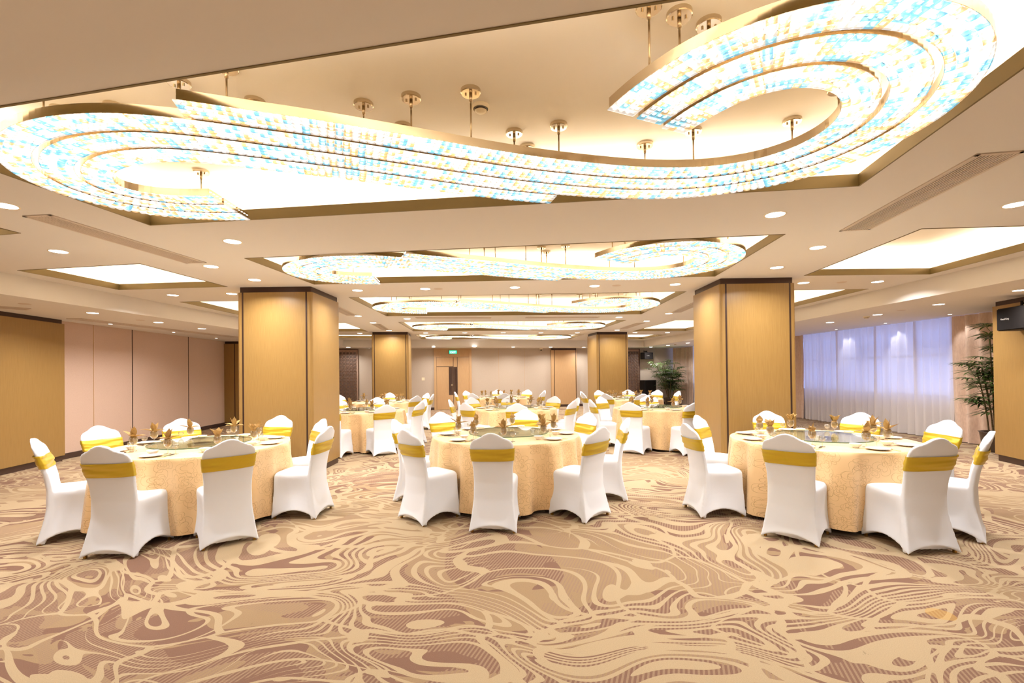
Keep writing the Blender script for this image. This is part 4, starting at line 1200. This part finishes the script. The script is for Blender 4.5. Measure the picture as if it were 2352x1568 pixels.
tl = hit(2291, 714, (7.905, 7.72), (7.30, 5.15)); zc_ = hit(2300, 736, (7.7, 7.72), (7.1, 5.15)).z
fdir = Vector((math.cos(FA), math.sin(FA))); pn = Vector((-fdir.y, fdir.x))
cpos = Vector((tl.x, tl.y))+pn*.16-fdir*.70
speaker((cpos.x, cpos.y, zc_+.0), FA+PI, .56, .34, .26, 'black hanging speaker with silver lettering on the oak block at the right edge', 'Vocal King')
pb = hit(1486, 817, (BA[0]+bn.x*.3, BA[1]+bn.y*.3), (BB[0]+bn.x*.3, BB[1]+bn.y*.3))
speaker((pb.x, pb.y, pb.z), R_(20), .52, .30, .26, 'black hanging speaker with silver lettering above the far palm on the back wall', 'Vocal King')
p = bpoint(1480); q = Vector((p.x, p.y))+bn*.35
t = thing('floor_cabinet', 'dark cabinet on the floor behind the far palm', 'cabinet', (q.x, q.y, 0), BANG)
g = G(); g.box(-.28, -.22, .02, .28, .22, 1.12); g.obj('body', M['black'], t)
g = G(); g.box(-.24, -.235, .06, .24, -.22, 1.08); g.obj('front_grille', M['grille'], t)
p = hit(1242, 801.5, BA, BB); q = Vector((p.x, p.y))+bn*.06
t = thing('security_camera', 'small dome security camera high on the back wall', 'camera', (q.x, q.y, ZS), 0)
g = G(); g.lathe([(.07, 0), (.07, -.05), (.055, -.06)], 20); g.obj('housing', M['plastic'], t, True)
g = G(); g.lathe([(.052, -.06), (.045, -.085), (.025, -.105), (0, -.11)], 20); g.obj('dome', M['black'], t, True)

# ------------------------------------------------------------------ palms
def palm(loc, H, label, seed, ncane, spread, scale=1.0):
    rnd = random.Random(seed)
    t = thing('potted_palm', label, 'plant', loc, 0)
    g = G(); g.lathe([(0, .03), (.15, .03), (.17, 0), (.19, .02), (.23, .34), (.25, .36), (.22, .36), (.20, .31), (0, .31)], 32); g.obj('pot', M['pot'], t, True)
    lf = G()
    for c_ in range(ncane):
        a = rnd.uniform(0, 2*PI); r0 = rnd.uniform(.01, .12); top = H*rnd.uniform(.55, .92); lean = rnd.uniform(.05, spread)
        x0, y0 = r0*math.cos(a), r0*math.sin(a); x1, y1 = (r0+lean)*math.cos(a), (r0+lean)*math.sin(a)
        cg = G(); pts = [(x0+(x1-x0)*(u**1.5), y0+(y1-y0)*(u**1.5), .30+(top-.30)*u) for u in (0, .33, .66, 1)]
        for q in range(3): cg.bar(pts[q], pts[q+1], .016, .016)
        cg.obj('cane', M['cane'], t)
        nf = rnd.randint(9, 12)
        for f in range(nf):
            u = 1-.80*(f/nf)**1.1; bx, by, bz = x0+(x1-x0)*u**1.5, y0+(y1-y0)*u**1.5, .30+(top-.30)*u
            fa = rnd.uniform(0, 2*PI); el = rnd.uniform(.25, .9); pl = rnd.uniform(.16, .30)*scale
            e = Vector((bx+pl*math.cos(fa)*math.cos(el), by+pl*math.sin(fa)*math.cos(el), bz+pl*math.sin(el)))
            lf.bar((bx, by, bz), e, .005, .005)
            nl = rnd.randint(8, 11); dirv = Vector((math.cos(fa)*math.cos(el*.4), math.sin(fa)*math.cos(el*.4), math.sin(el*.4))).normalized()
            side = dirv.cross(Vector((0, 0, 1))).normalized(); upv = side.cross(dirv)
            for q in range(nl):
                th = R_(-115+230*q/(nl-1)); ll = rnd.uniform(.24, .34)*scale*(1-.25*abs(th)/2.4); wv = .015*scale
                d1 = (dirv*math.cos(th)+side*math.sin(th)+upv*.12).normalized(); sd = d1.cross(upv).normalized()
                V = [e]
                for s_, wf, dr in ((.3, 1, 0), (.65, .9, .035), (1.0, 0, .10)):
                    b_ = e+d1*ll*s_-Vector((0, 0, dr*ll*3))
                    if wf: V += [b_-sd*wv*wf, b_+sd*wv*wf]
                    else: V.append(b_)
                lf.add([tuple(v) for v in V], [(0, 1, 2), (1, 3, 4, 2), (3, 5, 4)])
    lf.obj('fronds', M['leaf'], t)
    return t
p = bpoint(1505); q = Vector((p.x, p.y))+bn*1.25
pp = at(1508, 912, 0); palm((q.x, q.y, 0), 2.0, 'tall green fan palm standing in the far right corner', 5, 13, .55, 1.25)
palm((8.72, 8.48, 0), 2.40, 'tall green fan palm half hidden behind the oak block at the right edge', 9, 10, .16, 1.1)
